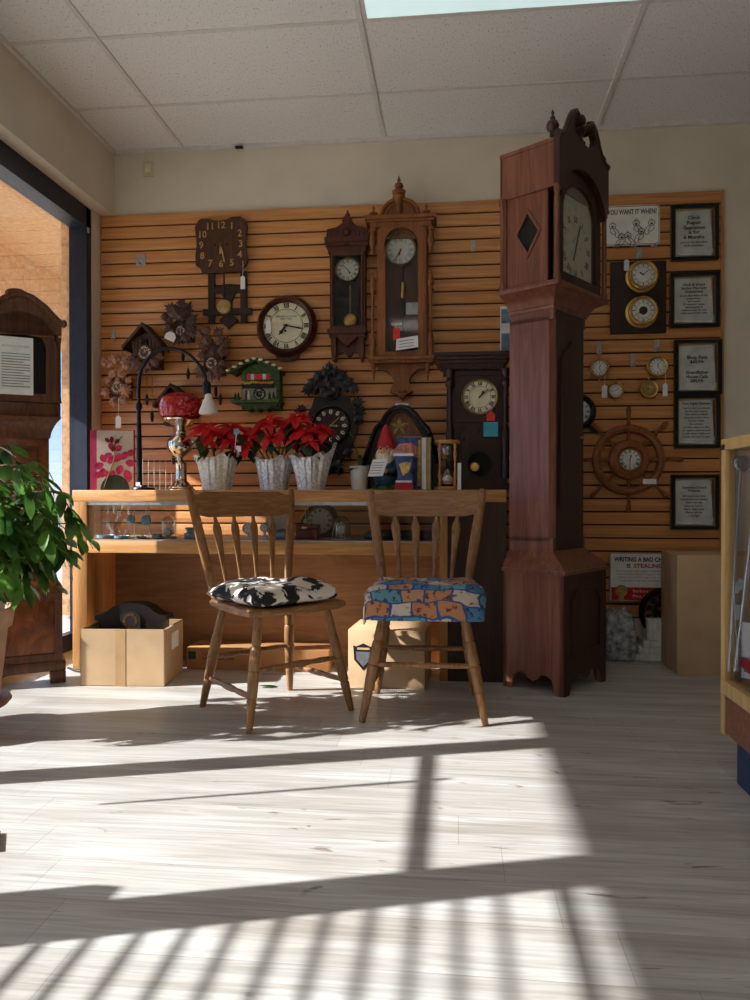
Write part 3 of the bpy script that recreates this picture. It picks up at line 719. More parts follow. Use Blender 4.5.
def pad(w, d, h, z, seed, n=22, droop=.0, ragged=.05, power=5):
    rnd = random.Random(seed); ph = [rnd.uniform(0, 6.28) for _ in range(6)]
    g = G(); top = {}; bot = {}
    for i in range(n+1):
        for j in range(n+1):
            u = -1+2*i/n; v = -1+2*j/n
            # squircle mapping keeps corners soft
            x = u*sqrt(max(0, 1-.12*v*v)); y = v*sqrt(max(0, 1-.12*u*u))
            rag = 1+ragged*(sin(3*atan2(v, u)+ph[0])+.6*sin(7*atan2(v, u)+ph[1]))*max(abs(u), abs(v))
            e = max(abs(u), abs(v)); hh = (1-e**power)**.5
            wob = .16*sin(4*u+ph[2])*cos(3.4*v+ph[3])+.10*sin(8*u+ph[4]+2*v)*cos(7*v+ph[5])
            dr = -droop*max(0, -v-.6)/.4
            X, Y = x*w/2*rag, y*d/2*rag
            top[i, j] = g.v((X, Y, z+h*.35+h*.65*hh*(1+wob)+dr)); bot[i, j] = top[i, j] if e > .999 else g.v((X*.985, Y*.985, z+h*.35-h*.35*hh+(dr if e > .85 else dr*.0)))
    for i in range(n):
        for j in range(n):
            for D, r in ((top, 1), (bot, 0)):
                q = [D[i, j], D[i+1, j], D[i+1, j+1], D[i, j+1]]
                q = list(dict.fromkeys(q))
                if len(q) > 2: g.f(q if r else q[::-1])
    return g
cu = tag(pad(.45, .41, .085, .471, 3, 28, .0, .04).out('seat_cushion', 'cushbw', None, smooth=80, loc=(-.76, 3.125, 0), rot=(0, 0, radians(45))), 'white seat cushion with black splotches on the left chair', 'cushion')
def patch_mat():
    m, nt, b = base_mat('patchwork'); b.inputs['Roughness'].default_value = .9
    v0 = coords(nt); sp = N(nt, 'ShaderNodeSeparateXYZ'); nt.links.new(v0, sp.inputs[0]); ad = N(nt, 'ShaderNodeMath', operation='ADD'); nt.links.new(sp.outputs['Y'], ad.inputs[0]); nt.links.new(sp.outputs['Z'], ad.inputs[1]); cv = N(nt, 'ShaderNodeCombineXYZ'); nt.links.new(sp.outputs['X'], cv.inputs['X']); nt.links.new(ad.outputs[0], cv.inputs['Y']); wn = N(nt, 'ShaderNodeTexNoise'); wn.inputs['Scale'].default_value = 7; nt.links.new(v0, wn.inputs['Vector']); wm = N(nt, 'ShaderNodeVectorMath', operation='MULTIPLY_ADD'); wm.inputs[1].default_value = (.09, .09, 0); nt.links.new(wn.outputs['Color'], wm.inputs[0]); nt.links.new(cv.outputs[0], wm.inputs[2]); v = wm.outputs[0]
    br = N(nt, 'ShaderNodeTexBrick'); br.offset = .5; br.squash = 1.0
    br.inputs['Scale'].default_value = 1; br.inputs['Brick Width'].default_value = .105; br.inputs['Row Height'].default_value = .085; br.inputs['Mortar Size'].default_value = .005
    br.inputs['Mortar'].default_value = (*lin((44, 84, 138)), 1); br.inputs['Color1'].default_value = (0, 0, 0, 1); br.inputs['Color2'].default_value = (1, 1, 1, 1)
    nt.links.new(v, br.inputs['Vector'])
    r = ramp(nt, [(.0, (184, 128, 88)), (.2, (206, 192, 172)), (.36, (74, 124, 158)), (.55, (200, 184, 166)), (.7, (96, 146, 164)), (.85, (190, 140, 104)), (.95, (96, 136, 170))]); r.color_ramp.interpolation = 'CONSTANT'
    nt.links.new(br.outputs['Color'], r.inputs['Fac'])
    n = N(nt, 'ShaderNodeTexNoise'); n.inputs['Scale'].default_value = 42; n.inputs['Detail'].default_value = 3
    nt.links.new(coords(nt), n.inputs['Vector'])
    r2 = ramp(nt, [(.36, (40, 92, 104)), (.40, (184, 96, 84)), (.45, (255, 255, 255))]); nt.links.new(n.outputs['Fac'], r2.inputs['Fac'])
    mx = N(nt, 'ShaderNodeMix', data_type='RGBA', blend_type='MULTIPLY'); mx.inputs[0].default_value = .85
    nt.links.new(r.outputs['Color'], mx.inputs[6]); nt.links.new(r2.outputs['Color'], mx.inputs[7])
    mm = N(nt, 'ShaderNodeMix', data_type='RGBA'); nt.links.new(br.outputs['Fac'], mm.inputs[0])
    nt.links.new(mx.outputs[2], mm.inputs[6]); mm.inputs[7].default_value = (*lin((44, 84, 138)), 1)
    nt.links.new(mm.outputs[2], b.inputs['Base Color']); M['patch'] = m
patch_mat()
qc = tag(pad(.505, .445, .08, .471, 11, 30, .078, .015, 7).out('seat_pad', 'patch', None, smooth=80, loc=(-.125, 3.190, 0), rot=(0, 0, radians(1))), 'blue and tan patchwork seat pad on the right chair', 'cushion')
g = G()
for k in range(9): g.box(-.15+.018*k, -.136+.018*k, -.185+.004*(k % 2), -.180+.004*(k % 2), .415, .44)
g.box(-.245, -.240, -.2, -.12, .40, .47)
g.out('fringe', 'paper', qc, 'pale fringe hanging below the pad')
# ------------------------------------------------------------------ cartons
def carton(name, label, loc, rz, w, d, h, open_top=False, mat='card', tapew=.05, seam=True):
    t = thing(name, label, 'box', loc, rz)
    g = G()
    if open_top:
        e = .005
        g.box(-w/2, w/2, -d/2, -d/2+e, 0, h); g.box(-w/2, w/2, d/2-e, d/2, 0, h); g.box(-w/2, -w/2+e, -d/2, d/2, 0, h); g.box(w/2-e, w/2, -d/2, d/2, 0, h); g.box(-w/2, w/2, -d/2, d/2, 0, e)
    else: g.box(-w/2, w/2, -d/2, d/2, 0, h, .003)
    g.out('carton_body', mat, t)
    return t
b1 = carton('cardboard_box', 'open cardboard box in the counter kneehole with a dark clock inside', (-1.60, 3.60, 0), radians(4), .41, .30, .275, True)
G().box(-.035, .015, -.1515, -.150, 0, .275).out('tape', 'tape', b1)
g = G(); g.box(.205, .212, -.13, .13, .15, .274); g.out('flap', 'card', b1)
g = G(); g.box(.212, .213, -.06, .05, .16, .24); g.out('shipping_label', 'paper', b1)
kc = thing('mantel_clock', 'black arched mantel clock sitting inside the open cardboard box', 'clock', (-1.605, 3.62, .006), radians(4))
prof = [(-.16, 0), (.16, 0), (.16, .285), (.18, .295), (.18, .315), (.14, .322), (.12, .335)]+arc(0, .33, .115, .045, 8, 172, 12)+[(-.12, .335), (-.14, .322), (-.18, .315), (-.18, .295), (-.16, .285)]
G().prism(prof, -.05, .06).out('case', 'black', kc)
G().prism([(-.05, .24), (.05, .24), (.05, .31)]+arc(0, .31, .05, .025, 0, 180, 10)[1:], -.056, -.05).out('dial', 'darkvoid', kc)
g = G(); roman(g, 0, .292, -.057, .036, .012, .004); g.out('numerals', 'brass', kc)
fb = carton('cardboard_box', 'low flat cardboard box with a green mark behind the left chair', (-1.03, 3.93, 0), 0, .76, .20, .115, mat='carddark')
G().box(-.37, -.33, -.1012, -.100, .055, .095).out('green_mark', 'pgreen', fb)
text('CLOCK MOVEMENTS\nHANDLE WITH CARE', .022, 'ink', fb, (-.21, -.1012, .07), width=.17)
b2 = carton('cardboard_box', 'cardboard box with a shield mark under the right chair', (-.315, 3.70, 0), radians(-4), .37, .30, .275)
sh = thing_label = None
g = G(); g.prism([(-.05, .05), (-.035, .045), (0, .06), (.035, .045), (.05, .05), (.045, -.02), (0, -.07), (-.045, -.02)], -.1515, -.1505); o = g.out('shield_mark', 'ink', b2, loc=(-.11, 0, .15))
g = G(); g.prism([(-.036, .02), (.036, .02), (.033, -.018), (0, -.052), (-.033, -.018)], -.1525, -.1515); g.out('shield_field', 'alu', b2, loc=(-.11, 0, .15))
g = G(); g.box(-.03, .03, -.1525, -.1515, .03, .04); g.out('shield_band', 'card', b2, loc=(-.11, 0, .15))
b3 = carton('cardboard_box', 'tall cardboard carton standing beside the glass display case', (1.39, 4.125, 0), 0, .52, .30, .614)
g = G(); g.box(-.2605, -.2600, -.03, .03, 0, .614); g.out('tape', 'tape', b3)
# ------------------------------------------------------------------ wall clocks
# 1 square mission clock
K, s = wallthing('wall_clock', 'square dark oak wall clock with brass numerals and hanging slatted pendulum frame', 'clock', 222, 246)
def GP(): return G(s, px0, py0)
px0, py0 = 222, 246
crop = lambda X, Y: (90+X/4.167, 170+Y/4.167)
out_ = [crop(*p) for p in [(438, 240), (452, 214), (466, 205), (500, 207), (516, 213), (545, 216), (575, 212), (592, 203), (632, 202), (650, 214), (660, 234), (658, 268), (652, 300), (656, 345), (662, 382), (656, 404), (640, 412), (636, 430), (600, 427), (550, 431), (510, 429), (492, 434), (468, 430), (462, 410), (442, 398), (440, 360), (446, 310), (441, 270)]]
GP().prism(out_, -7, -3).out('dial_board', 'mission', K)
for i, n_ in enumerate(['12', '1', '2', '3', '4', '5', '6', '7', '8', '9', '10', '11']):
    a = 2*pi*i/12; r = 20.6*(1.0 if i % 3 == 0 else 1.10)
    text(n_, 9.4*s, 'brassnum', K, (r*sin(a)*s*.98, -7.3*s, (r*cos(a)*.93)*s), name='numeral', bold=.012)
for nm, a, L, w in (('hour_hand', 183, 9, 1.6), ('minute_hand', 168, 18, 1.3)):
    a = radians(a); g = G(s); bar(g, -2*sin(a), -2*cos(a), L*sin(a), L*cos(a), w, -8.4, -7.8); g.out(nm, 'brassnum', K)
for x in (-6.5, 6.5): G(s).lathe([(1.1, -7.2), (1.1, -7)], (x, 0, 0), 'y', 10).out('winding_hole', 'darkvoid', K)
g = GP()
for xa, xb in ((490, 517), (628, 654)): a = crop(xa, 425); b = crop(xb, 638); g.box(a[0], b[0], -4, 0, a[1], b[1])
a = crop(515, 485); b = crop(630, 512); g.box(a[0], b[0], -3.5, -.5, a[1], b[1])
a = crop(468, 578); b = crop(676, 604); g.box(a[0], b[0], -4.5, -.5, a[1], b[1])
g.prism([crop(*p) for p in [(545, 512), (560, 475), (590, 475), (605, 512), (590, 545), (590, 600), (618, 625), (575, 662), (535, 625), (560, 600), (560, 545)]], -3, -.5)
g.out('pendulum_frame', 'missiondark', K)
g = GP(); a = crop(562, 425); b = crop(560, 570); g.tube([(a[0], -6, a[1]), (b[0], -6, b[1])], .9, 6); g.out('pendulum_rod', 'missiondark', K)
b = crop(561, 572); G(s, px0, py0).lathe([(0, -8), (6, -7.4), (7.4, -6.2), (7.4, -5.4), (0, -5)], (b[0], 0, b[1]), 'y', 28).out('pendulum_bob', 'brassdull', K)
price_tag(243, 283, 4.6, 13, 'white tag hanging from the square mission wall clock', string=16)
# 2 round school clock
K, s = wallthing('wall_clock', 'round schoolhouse wall clock with cream dial and dark mahogany rim', 'clock', 286.4, 326, d=.055)
dial(K, s, 0, 0, -6, 24.5, 'cream', 'roman', 'ink', (7, 17), 'schoolcase', .26, numR=.93, numh=.2, numw=.04, deep=3)
G(s).lathe([(26, 0), (27.5, -3), (27.5, -6), (26, -7)], (0, 0, 0), 'y', 40, None, False).out('back_case', 'schoolcase', K)
g = G(s); g.prism([(-13, -24), (13, -24), (11, -32), (7, -34), (-7, -34), (-11, -32)], -7, 0); g.out('lower_box', 'schoolcase', K)
text('ANSONIA CLOCK CO\nNEW YORK', 2.4*s, 'ink', K, (0, -9.3*s, 8*s), width=22*s)
G(s).lathe([(1.2, -9.4), (1.2, -9.1)], (-1, 0, -5), 'y', 10).out('winding_hole', 'ink', K)
price_tag(268.6, 327, 5, 13, 'white tag hanging over the dial of the round schoolhouse clock', string=9, Y=WALL-.10)
# 3 small vienna
K, s = wallthing('wall_clock', 'narrow dark red-brown glazed regulator clock beside the larger one, with brass pendulum', 'clock', 347, 290, d=.10)
px0, py0 = 347, 290
cr = lambda X, Y: (240+X/3.75, 170+Y/3.75)
g = GP(); g.box(329.5, 333, -16, 0, 252, 330); g.box(361.5, 365, -16, 0, 252, 330); g.box(330, 364, -3, 0, 250, 332); g.out('case', 'walnutred', K)
g = GP(); g.box(331, 363.5, -3.6, -3, 252, 329); g.out('back_board', 'darkvoid', K)
G(s, px0, py0).frame([(333.5, 256), (361, 256), (361, 326), (333.5, 326)], [(331, 253), (363.5, 253), (363.5, 329), (331, 329)], -18, -15).out('door', 'walnutred', K)
G(s, px0, py0).box(333.5, 361, -16.6, -16.2, 256, 326).out('door_glass', 'dimglass', K)
g = GP()
g.box(326, 368, -20, 0, 243, 247); g.box(328, 366, -18, 0, 247, 253); g.box(325, 369, -21, 0, 238, 243)
g.prism([(326, 238), (327, 229), (337, 227), (344, 222), (351, 222), (358, 227), (367, 229), (368, 238)], -17, -3)
g.prism([(343, 226), (342, 219), (345, 217), (349, 217), (352, 219), (351, 226)], -18, -8)
g.out('pediment', 'walnutred', K)
g = GP()
for x in (331, 335, 339, 355, 359, 363): g.box(x-.8, x+.8, -18.5, -17, 230, 237)
g.ell((347, -18, 233), 4, 2, 4); g.ell((341, -18, 245), 2, 2, 1.5); g.ell((347, -20, 245), 3, 2, 1.8); g.ell((353, -18, 245), 2, 2, 1.5)
g.out('carving', 'walnutred', K)
G(s).lathe([(1.8, 0), (1.0, 1), (2.6, 3), (2.8, 4.4), (1.2, 6), (1.3, 7), (0, 9.5)], (0, -12, 72), 'z', 14).out('finial', 'walnutred', K)
g = GP(); g.box(327.5, 366.5, -20, 0, 329, 334); g.box(329, 365, -17, 0, 334, 337)
g.prism([(331, 337), (363, 337), (363, 344), (358, 352), (352, 350), (347, 356), (342, 350), (336, 352), (331, 344)], -8, 0)
g.prism([(337, 337), (357, 337), (352, 342), (347, 346), (342, 342)], -17, -8)
for x in (333, 361): g.prism([(x-2.5, 337), (x+2.5, 337), (x+2.5, 352), (x+1, 360), (x-1, 360), (x-2.5, 352)], -15, 0)
g.out('bracket', 'walnutred', K)
for x in (332, 362.5): G(s, px0, py0).lathe([(1.5, 256), (1.1, 258), (1.1, 290), (1.7, 291), (1.1, 293), (1.1, 324), (1.5, 326)], (x, -17.5, 0), 'z', 10).out('column', 'walnutred', K)
dial(K, s, -.4, 22.2, -7, 11.4, 'white', 'roman', 'ink', (4, 52), 'brass', .12, deep=2, numh=.24)
g = GP(); g.tube([(349, -8, 283), (349, -8, 318)], .55, 6); g.out('pendulum_rod', 'brassdull', K)
G(s, px0, py0).lathe([(0, -10), (5, -9.6), (6.8, -8.4), (6.8, -7.6), (0, -7)], (349, 0, 318.6), 'y', 24).out('pendulum_bob', 'brass', K)
# 4 large vienna
K, s = wallthing('wall_clock', 'large walnut regulator wall clock with arched crest, finials, white dial and red tag', 'clock', 400, 290, d=.12)
px0, py0 = 400, 290
g = GP(); g.box(376.5, 380, -20, 0, 226, 357); g.box(423, 426.8, -20, 0, 226, 357); g.box(376, 427.5, -3, 0, 226, 358); g.out('case', 'walnut', K)
GP().box(379, 424.5, -3.8, -3, 228, 356).out('back_board', 'walnutred', K)
GP().box(379.5, 424, -12, -9, 226, 236).out('door_top', 'walnut', K)
IN = [(385.5, 352), (418, 352), (418, 250)]+[(x, z) for x, z in arc(401, 247, 17, -18.5, 0, 180, 16)]+[(385.5, 250)]
OU = [(378, 356), (425.5, 356), (425.5, 250)]+[(x, z) for x, z in [(425.5, 249), (425.5, 243), (425.5, 236), (425.5, 230), (421, 227.5), (415, 227.5), (410, 227.5), (405, 227.5), (401, 227.5), (397, 227.5), (392, 227.5), (387, 227.5), (382, 227.5), (378, 230), (378, 236), (378, 243), (378, 249)]]+[(378, 250)]
G(s, px0, py0).frame(IN, OU, -23, -18).out('door', 'walnut', K)
GP().prism(IN, -20.4, -20.0).out('door_glass', 'dimglass', K)
g = GP()
g.box(365, 436, -27, 0, 217, 220.5); g.box(367, 434, -25, 0, 220.5, 223); g.box(370, 431, -23, 0, 223, 228)
g.prism([(368, 217), (372, 215), (378, 214)]+arc(400, 214, 20, -17.5, 180, 0, 18)+[(422, 214), (428, 215), (432, 217)], -16, -2)
g.out('pediment', 'walnut', K)
g = GP(); A = arc(400, 214, 18.5, -16, 180, 0, 18); g.tube([(x, -17, z) for x, z in A], 1.9, 8); A = arc(400, 214, 14, -11.5, 180, 0, 16); g.tube([(x, -16.5, z) for x, z in A], 1.0, 8); g.out('crest_moulding', 'walnut', K)
g = GP(); g.lathe([(2.5, 214), (4, 210), (3.2, 204), (4.5, 200), (6.5, 196), (5.6, 193)], (398.5, -16, 0), 'z', 14); g.lathe([(6.4, 193), (7, 190), (3, 188)], (398.5, -16, 0), 'z', 14); g.lathe([(3, 188), (4.6, 185.5), (4, 183), (1.4, 181), (2, 179.5), (1, 177), (0, 173.5)], (398.5, -16, 0), 'z', 14); g.out('finial', 'walnut', K)
for x in (373, 426): G(s).lathe([(1.6, 0), (1.2, 1.2), (3.8, 3), (4.2, 5), (1.4, 7), (1.0, 8.5), (1.8, 10), (0, 14)], (x-400, -18, 73), 'z', 14).out('finial', 'walnut', K)
for x in (376, 426.5):
    g = GP(); g.lathe([(3, 228), (3.6, 231), (2, 233), (3, 238), (3.8, 243), (1.6, 249), (2.2, 251), (0.6, 255)], (372.6 if x < 400 else 430.6, -21, 0), 'z', 12)
    g.lathe([(.6, 272), (1.6, 276), (2.8, 281), (3.3, 285), (1.8, 288), (3.2, 291), (1.4, 295), (1.3, 330), (1.8, 334), (3, 338), (3.4, 345), (2, 350), (3, 354), (3, 358)], (372.6 if x < 400 else 430.6, -21, 0), 'z', 12)
    g.out('side_column', 'walnut', K)
g = GP(); g.box(368, 434, -27, 0, 357, 360.5); g.box(370, 432, -24, 0, 360.5, 363)
g.prism([(375, 363), (426, 363), (424, 367), (417, 368), (411, 373), (408, 380), (410, 386), (412, 390), (400.5, 395), (389, 390), (391, 386), (393, 380), (390, 373), (384, 368), (377, 367)], -12, 0)
g.lathe([(5.5, 389), (6, 391), (3, 393), (3.5, 396), (0, 400)], (402, -8, 0), 'z', 14)
for x in (373.5, 427.5): g.lathe([(2.4, 363), (3, 366), (1.6, 368), (2.4, 371), (1, 374), (.8, 379), (0, 382)], (x, -20, 0), 'z', 12)
g.out('bracket', 'walnut', K)
dial(K, s, -.1, 42.8, -8.5, 14.6, 'white', 'roman', 'slateblue', (6, 35), 'brassdull', .12, deep=2, numh=.26)
GP().lathe([(2.7, 280.5), (3.0, 281), (3.0, 295.5), (2.7, 296)], (402, -11, 0), 'z', 14).out('weight', 'brass', K)
g = GP(); g.tube([(402, -11, 262), (402, -11, 281)], .4, 5); g.tube([(402, -8, 296), (402, -8, 330)], .9, 6); g.out('pendulum_rod', 'missiondark', K)
GP().box(405, 418, -4.6, -3.8, 299, 311).out('beat_plate', 'alu', K)
g = GP(); g.box(390, 402.5, -6, -4, 319.5, 322); g.tube([(394, -6, 322), (393, -6, 341)], .5, 5); g.out('movement_strip', 'zinc', K)
price_tag(396.5, 334, 7, 12, 'red tag hanging inside the large walnut regulator clock', 'red', Y=WALL-.155, string=5)
p, s2 = at(406.8, 343.5, WALL-.16); t = thing('note_card', 'white card tucked at the bottom of the large walnut regulator clock', 'note', p)
g = G(s2); g.prism([(-11, -7), (11.5, -4), (11, 7.5), (-10.5, 4.5)], 0, -.5); g.out('card_sheet', 'paper', t)
for i in range(3): g = G(s2); g.prism([(-8, 2.2-3*i), (7, 4-3*i), (7, 3.4-3*i), (-8, 1.6-3*i)], -.5, -.7); g.out('print_line', 'bookgrey', t)
# cuckoo clock helpers
rl = random.Random(3)
def pine(g, x, y, z, L=11, r=2.1):
    prof = [(0, 0)]
    for i in range(6):
        q = i/5; R = r*(.35+.65*sin(pi*(.12+.8*q))); prof += [(R, L*(q*.9)), (R*.82, L*(q*.9+.12))]
    prof.append((0, L)); g.lathe([(a, b) for a, b in prof], (x, y, z), 'z', 10)
def chain(g, x, z0, z1, y=-6):
    n = max(2, int(abs(z1-z0)/1.6))
    g.tube([(x+(.18 if i % 2 else -.18), y, z0+(z1-z0)*i/n) for i in range(n+1)], .32, 4)
def cuckoo(name_label, px, py, leafmat, bodymat, dialR, dxy, leaves, body, roof=None, weights=(), s_extra=1, door=True, bird=None, hm=(4, 55), wmat='black'):
    K, s = wallthing('cuckoo_clock', name_label, 'clock', px, py, d=.095)
    Lc = lambda x, y: (x-px, py-y)
    x0, y0, x1, y1 = body; a = Lc(x0, y1); b = Lc(x1, y0)
    mid = (a[0]+b[0])/2
    g = G(s); g.prism([(a[0], a[1]), (b[0], a[1]), (b[0], b[1]-5), (mid, b[1]+1), (a[0], b[1]-5)], -15, 0); g.out('house_body', bodymat, K)
    if roof:
        ap, el, er, th_ = roof; A, L_, R_ = Lc(*ap), Lc(*el), Lc(*er); g = G(s)
        g.prism([L_, A, R_, (R_[0]-th_*.2, R_[1]-th_), (A[0], A[1]-th_*1.2), (L_[0]+th_*.2, L_[1]-th_)], -23, 2)
        for i in range(6):
            yy = -22+4*i
            for (p, q) in ((A, L_), (A, R_)): g.tube([(p[0], yy, p[1]+.2), (q[0], yy, q[1]+.2)], .35, 4)
        g.out('roof', 'rafter', K)
        g = G(s)
        n = 8
        for i in range(n):
            x = a[0]+1+(b[0]-a[0]-2)*i/(n-1)
            if abs(x-mid) > 3.5: g.box(x-.9, x+.9, -16.2, -15, Lc(0, dxy[1])[1]+dialR*.7, Lc(0, y0+6)[1])
        g.out('wall_boards', leafmat, K)
    if leaves:
        g = G(s)
        for (x, y, sz, an) in leaves: q = Lc(x+rl.uniform(-2.2, 2.2), y+rl.uniform(-2.2, 2.2)); g.maple(q[0], -16-rl.uniform(0, 3), q[1], sz*rl.uniform(.75, 1.05), radians(an+rl.uniform(-35, 35)), rl.uniform(.2, .5))
        g.out('carved_leaves', leafmat, K)
    if bird:
        q = Lc(*bird); g = G(s); g.ell((q[0], -18, q[1]), 3.6, 2, 2.0, mtx=Matrix.Rotation(radians(-25), 4, 'Y')); g.ell((q[0]+3, -18.5, q[1]+2.2), 1.6, 1.4, 1.5); g.prism([(q[0]+4.2, q[1]+2.4), (q[0]+6.4, q[1]+2), (q[0]+4.2, q[1]+1.6)], -19, -18)
        g.prism([(q[0]-2, q[1]+.5), (q[0]-9, q[1]+5), (q[0]-8, q[1]+1)], -18.5, -17.5); g.prism([(q[0]-3, q[1]-1), (q[0]-8, q[1]-2), (q[0]-2, q[1]+1)], -19, -17.5); g.out('carved_bird', leafmat, K)
    d = Lc(*dxy)
    dial(K, s, d[0], d[1], -17, dialR, bodymat, 'roman', 'cream', hm, leafmat, .16, 'cream', numh=.3, numw=.07, ring=False)
    if door:
        g = G(s); g.box(d[0]-2.4, d[0]+2.4, -17, -15, d[1]+dialR+1.2, d[1]+dialR+6.5); g.out('bird_door', 'darkvoid' if roof else leafmat, K)
    for (wx, z0, z1) in weights:
        q0 = Lc(wx, z0); q1 = Lc(wx, z1); g = G(s); chain(g, q0[0], q0[1], q1[1]+9); c = g.out('chain', 'brassdull', K)
        g = G(s); pine(g, q1[0], -6, q1[1]-2); g.out('pinecone_weight', wmat, K)
    return K, s, Lc
def ringleaves(cx, cy, rx, ry, n, sz, a0=0, a1=360):
    o = []
    for i in range(n):
        a = a0+(a1-a0)*(i+.5)/n; r = radians(a)
        o.append((cx+rx*cos(r), cy-ry*sin(r), sz*rl.uniform(.8, 1.15), a-90+rl.uniform(-25, 25)))
    return o
cuckoo('small light brown carved-leaf cuckoo clock at the far left of the slatted wall', 117.5, 384, 'cuckoolight', 'cuckoo', 6, (118, 387.5), ringleaves(118, 386, 11, 14, 8, 8.5)+ringleaves(117, 366, 9, 5, 3, 8, 20, 160)+[(107, 364, 8, 40), (128, 366, 7, -40)], (109, 372, 127, 398), bird=(118, 362), weights=(), hm=(11, 24))
price_tag(118.6, 422, 5.6, 12, 'white tag below the small light brown cuckoo clock at the far left', string=18)
cuckoo('chalet cuckoo clock with broad brown pitched roof, behind the arching lamp', 145, 350, 'cuckoo', 'cuckoodark', 7, (145.5, 353), ringleaves(146, 357, 13, 10, 7, 8.5, 180, 360), (132, 334, 159, 368), roof=((145, 324), (124, 347), (165, 347), 3.2), weights=((143, 368, 402), (148.5, 368, 419)), hm=(12, 8))
cuckoo('dark leaf-carved cuckoo clock, topmost of the cuckoo group, with a white tag', 181, 328, 'cuckoodark', 'cuckoodark', 5.2, (181, 331.5), ringleaves(181, 326, 11, 11, 8, 9.5)+ringleaves(180, 312, 8, 4, 3, 9, 10, 170)+[(168, 318, 8, 60), (195, 334, 9, -60)], (172, 318, 190, 340), bird=(180, 312), weights=((179.6, 340, 358), (185, 340, 376)), hm=(12, 28))
price_tag(171, 336.5, 11, 8.5, 'white tag on the topmost dark leaf-carved cuckoo clock', string=8, tilt=radians(25))
cuckoo('reddish-brown leaf-carved cuckoo clock right of the topmost one, above the lamp bulb', 212, 358, 'cuckoo', 'cuckoodark', 6, (212, 363.5), ringleaves(212, 357, 11, 17, 9, 9.5)+ringleaves(209, 337, 10, 5, 3, 9, 10, 170)+[(224, 346, 9, -50), (202, 372, 8, 150)], (203, 340, 222, 374), bird=(206, 333), weights=((217.6, 374, 402), (213, 374, 394)), hm=(8, 50))
cuckoo('small dark-roofed cuckoo clock half hidden behind the red oil lamp', 174, 402, 'cuckoodark', 'cuckoodark', 5, (174, 414), [], (163, 394, 186, 425), roof=((172.6, 384.5), (154.5, 405), (194, 402), 3), weights=((170, 425, 462), (176, 425, 448)), hm=(2, 20))
# green painted chalet clock
K, s = wallthing('cuckoo_clock', 'green painted chalet cuckoo clock with red shutters and yellow flower balcony', 'clock', 257, 388, d=.11)
px0, py0 = 257, 388
cr = lambda X, Y: (210+X/5, 340+Y/5)
GP().prism([(240, 408), (279, 408), (279, 371), (257, 360), (240, 371)], -14, 0).out('house_body', 'green', K)
g = GP(); g.prism([(229, 371.5), (243, 362), (257, 358.5), (270, 362), (282.5, 371.5), (281, 374), (268, 366), (257, 362), (245, 366), (231, 374)], -24, 2); g.out('roof', 'greendark', K)
g = GP()
for i in range(9): x = 229+53*i/8; z = 358.5+abs(x-256.5)**1.35*.13; g.ell((x, -24, z+1), 2.4, 1.4, 1.3)
g.out('roof_edge', 'cream', K)
for i, x in enumerate((247.5, 251.5, 255.5, 259.5, 263.5, 267.5)): GP().box(x-1.7, x+1.7, -15.2, -14, 373.5, 379).out('shutter', 'red' if i in (0, 2, 3, 5) else 'tagwhite', K)
g = GP(); g.box(241.5, 273, -18, -14, 384, 386.5); g.out('balcony', 'rafter', K)
g = GP()
for i in range(15): g.ell((242.5+30*i/14, -18+rl.uniform(-1, 1), 382.5+rl.uniform(-.8, .8)), 1.5, 1.4, 1.3, 8, 6)
g.out('balcony_flowers', plain('flower_yellow', (222, 160, 52), .7, var=.3, scale=60), K)
GP().box(241, 276, -14.8, -14, 388, 401).out('wall_panel', plain('plaster_grey', (150, 152, 128), .8, var=.12), K)
dial(K, s, 1.6, -5.6, -15, 5.4, 'black', 'roman', 'cream', (3, 0), 'black', .15, 'cream', numh=.3, numw=.07, ring=False)
g = GP(); g.box(232, 281, -26, 0, 400.5, 403); g.out('base_board', 'green', K)
g = GP(); g.prism([(239, 403), (279, 403), (276, 407), (270, 407), (266, 411), (261, 408), (257, 411), (252, 408), (247, 411), (244, 407), (241, 407)], -18, -1); g.out('scalloped_apron', 'green', K)
for x in (246.5, 249): g = GP(); g.lathe([(1.3, 400.5), (1.6, 396), (1.2, 393.5), (.6, 393)], (x, -20, 0), 'z', 10); g.ell((x, -20, 391.8), 1.1, 1.1, 1.2, 10, 8); g.out('figurine', 'burgundy' if x < 248 else 'cream', K)
for x in (235, 238, 270, 274): g = GP(); g.lathe([(2.2, 400.5), (1.4, 397), (1.6, 396.8), (.8, 394), (0, 391)], (x, -19, 0), 'z', 10); g.out('fir_tree', 'greendark', K)
g = G(s); chain(g, -11, -12, -28); g.out('chain', 'brass', K)
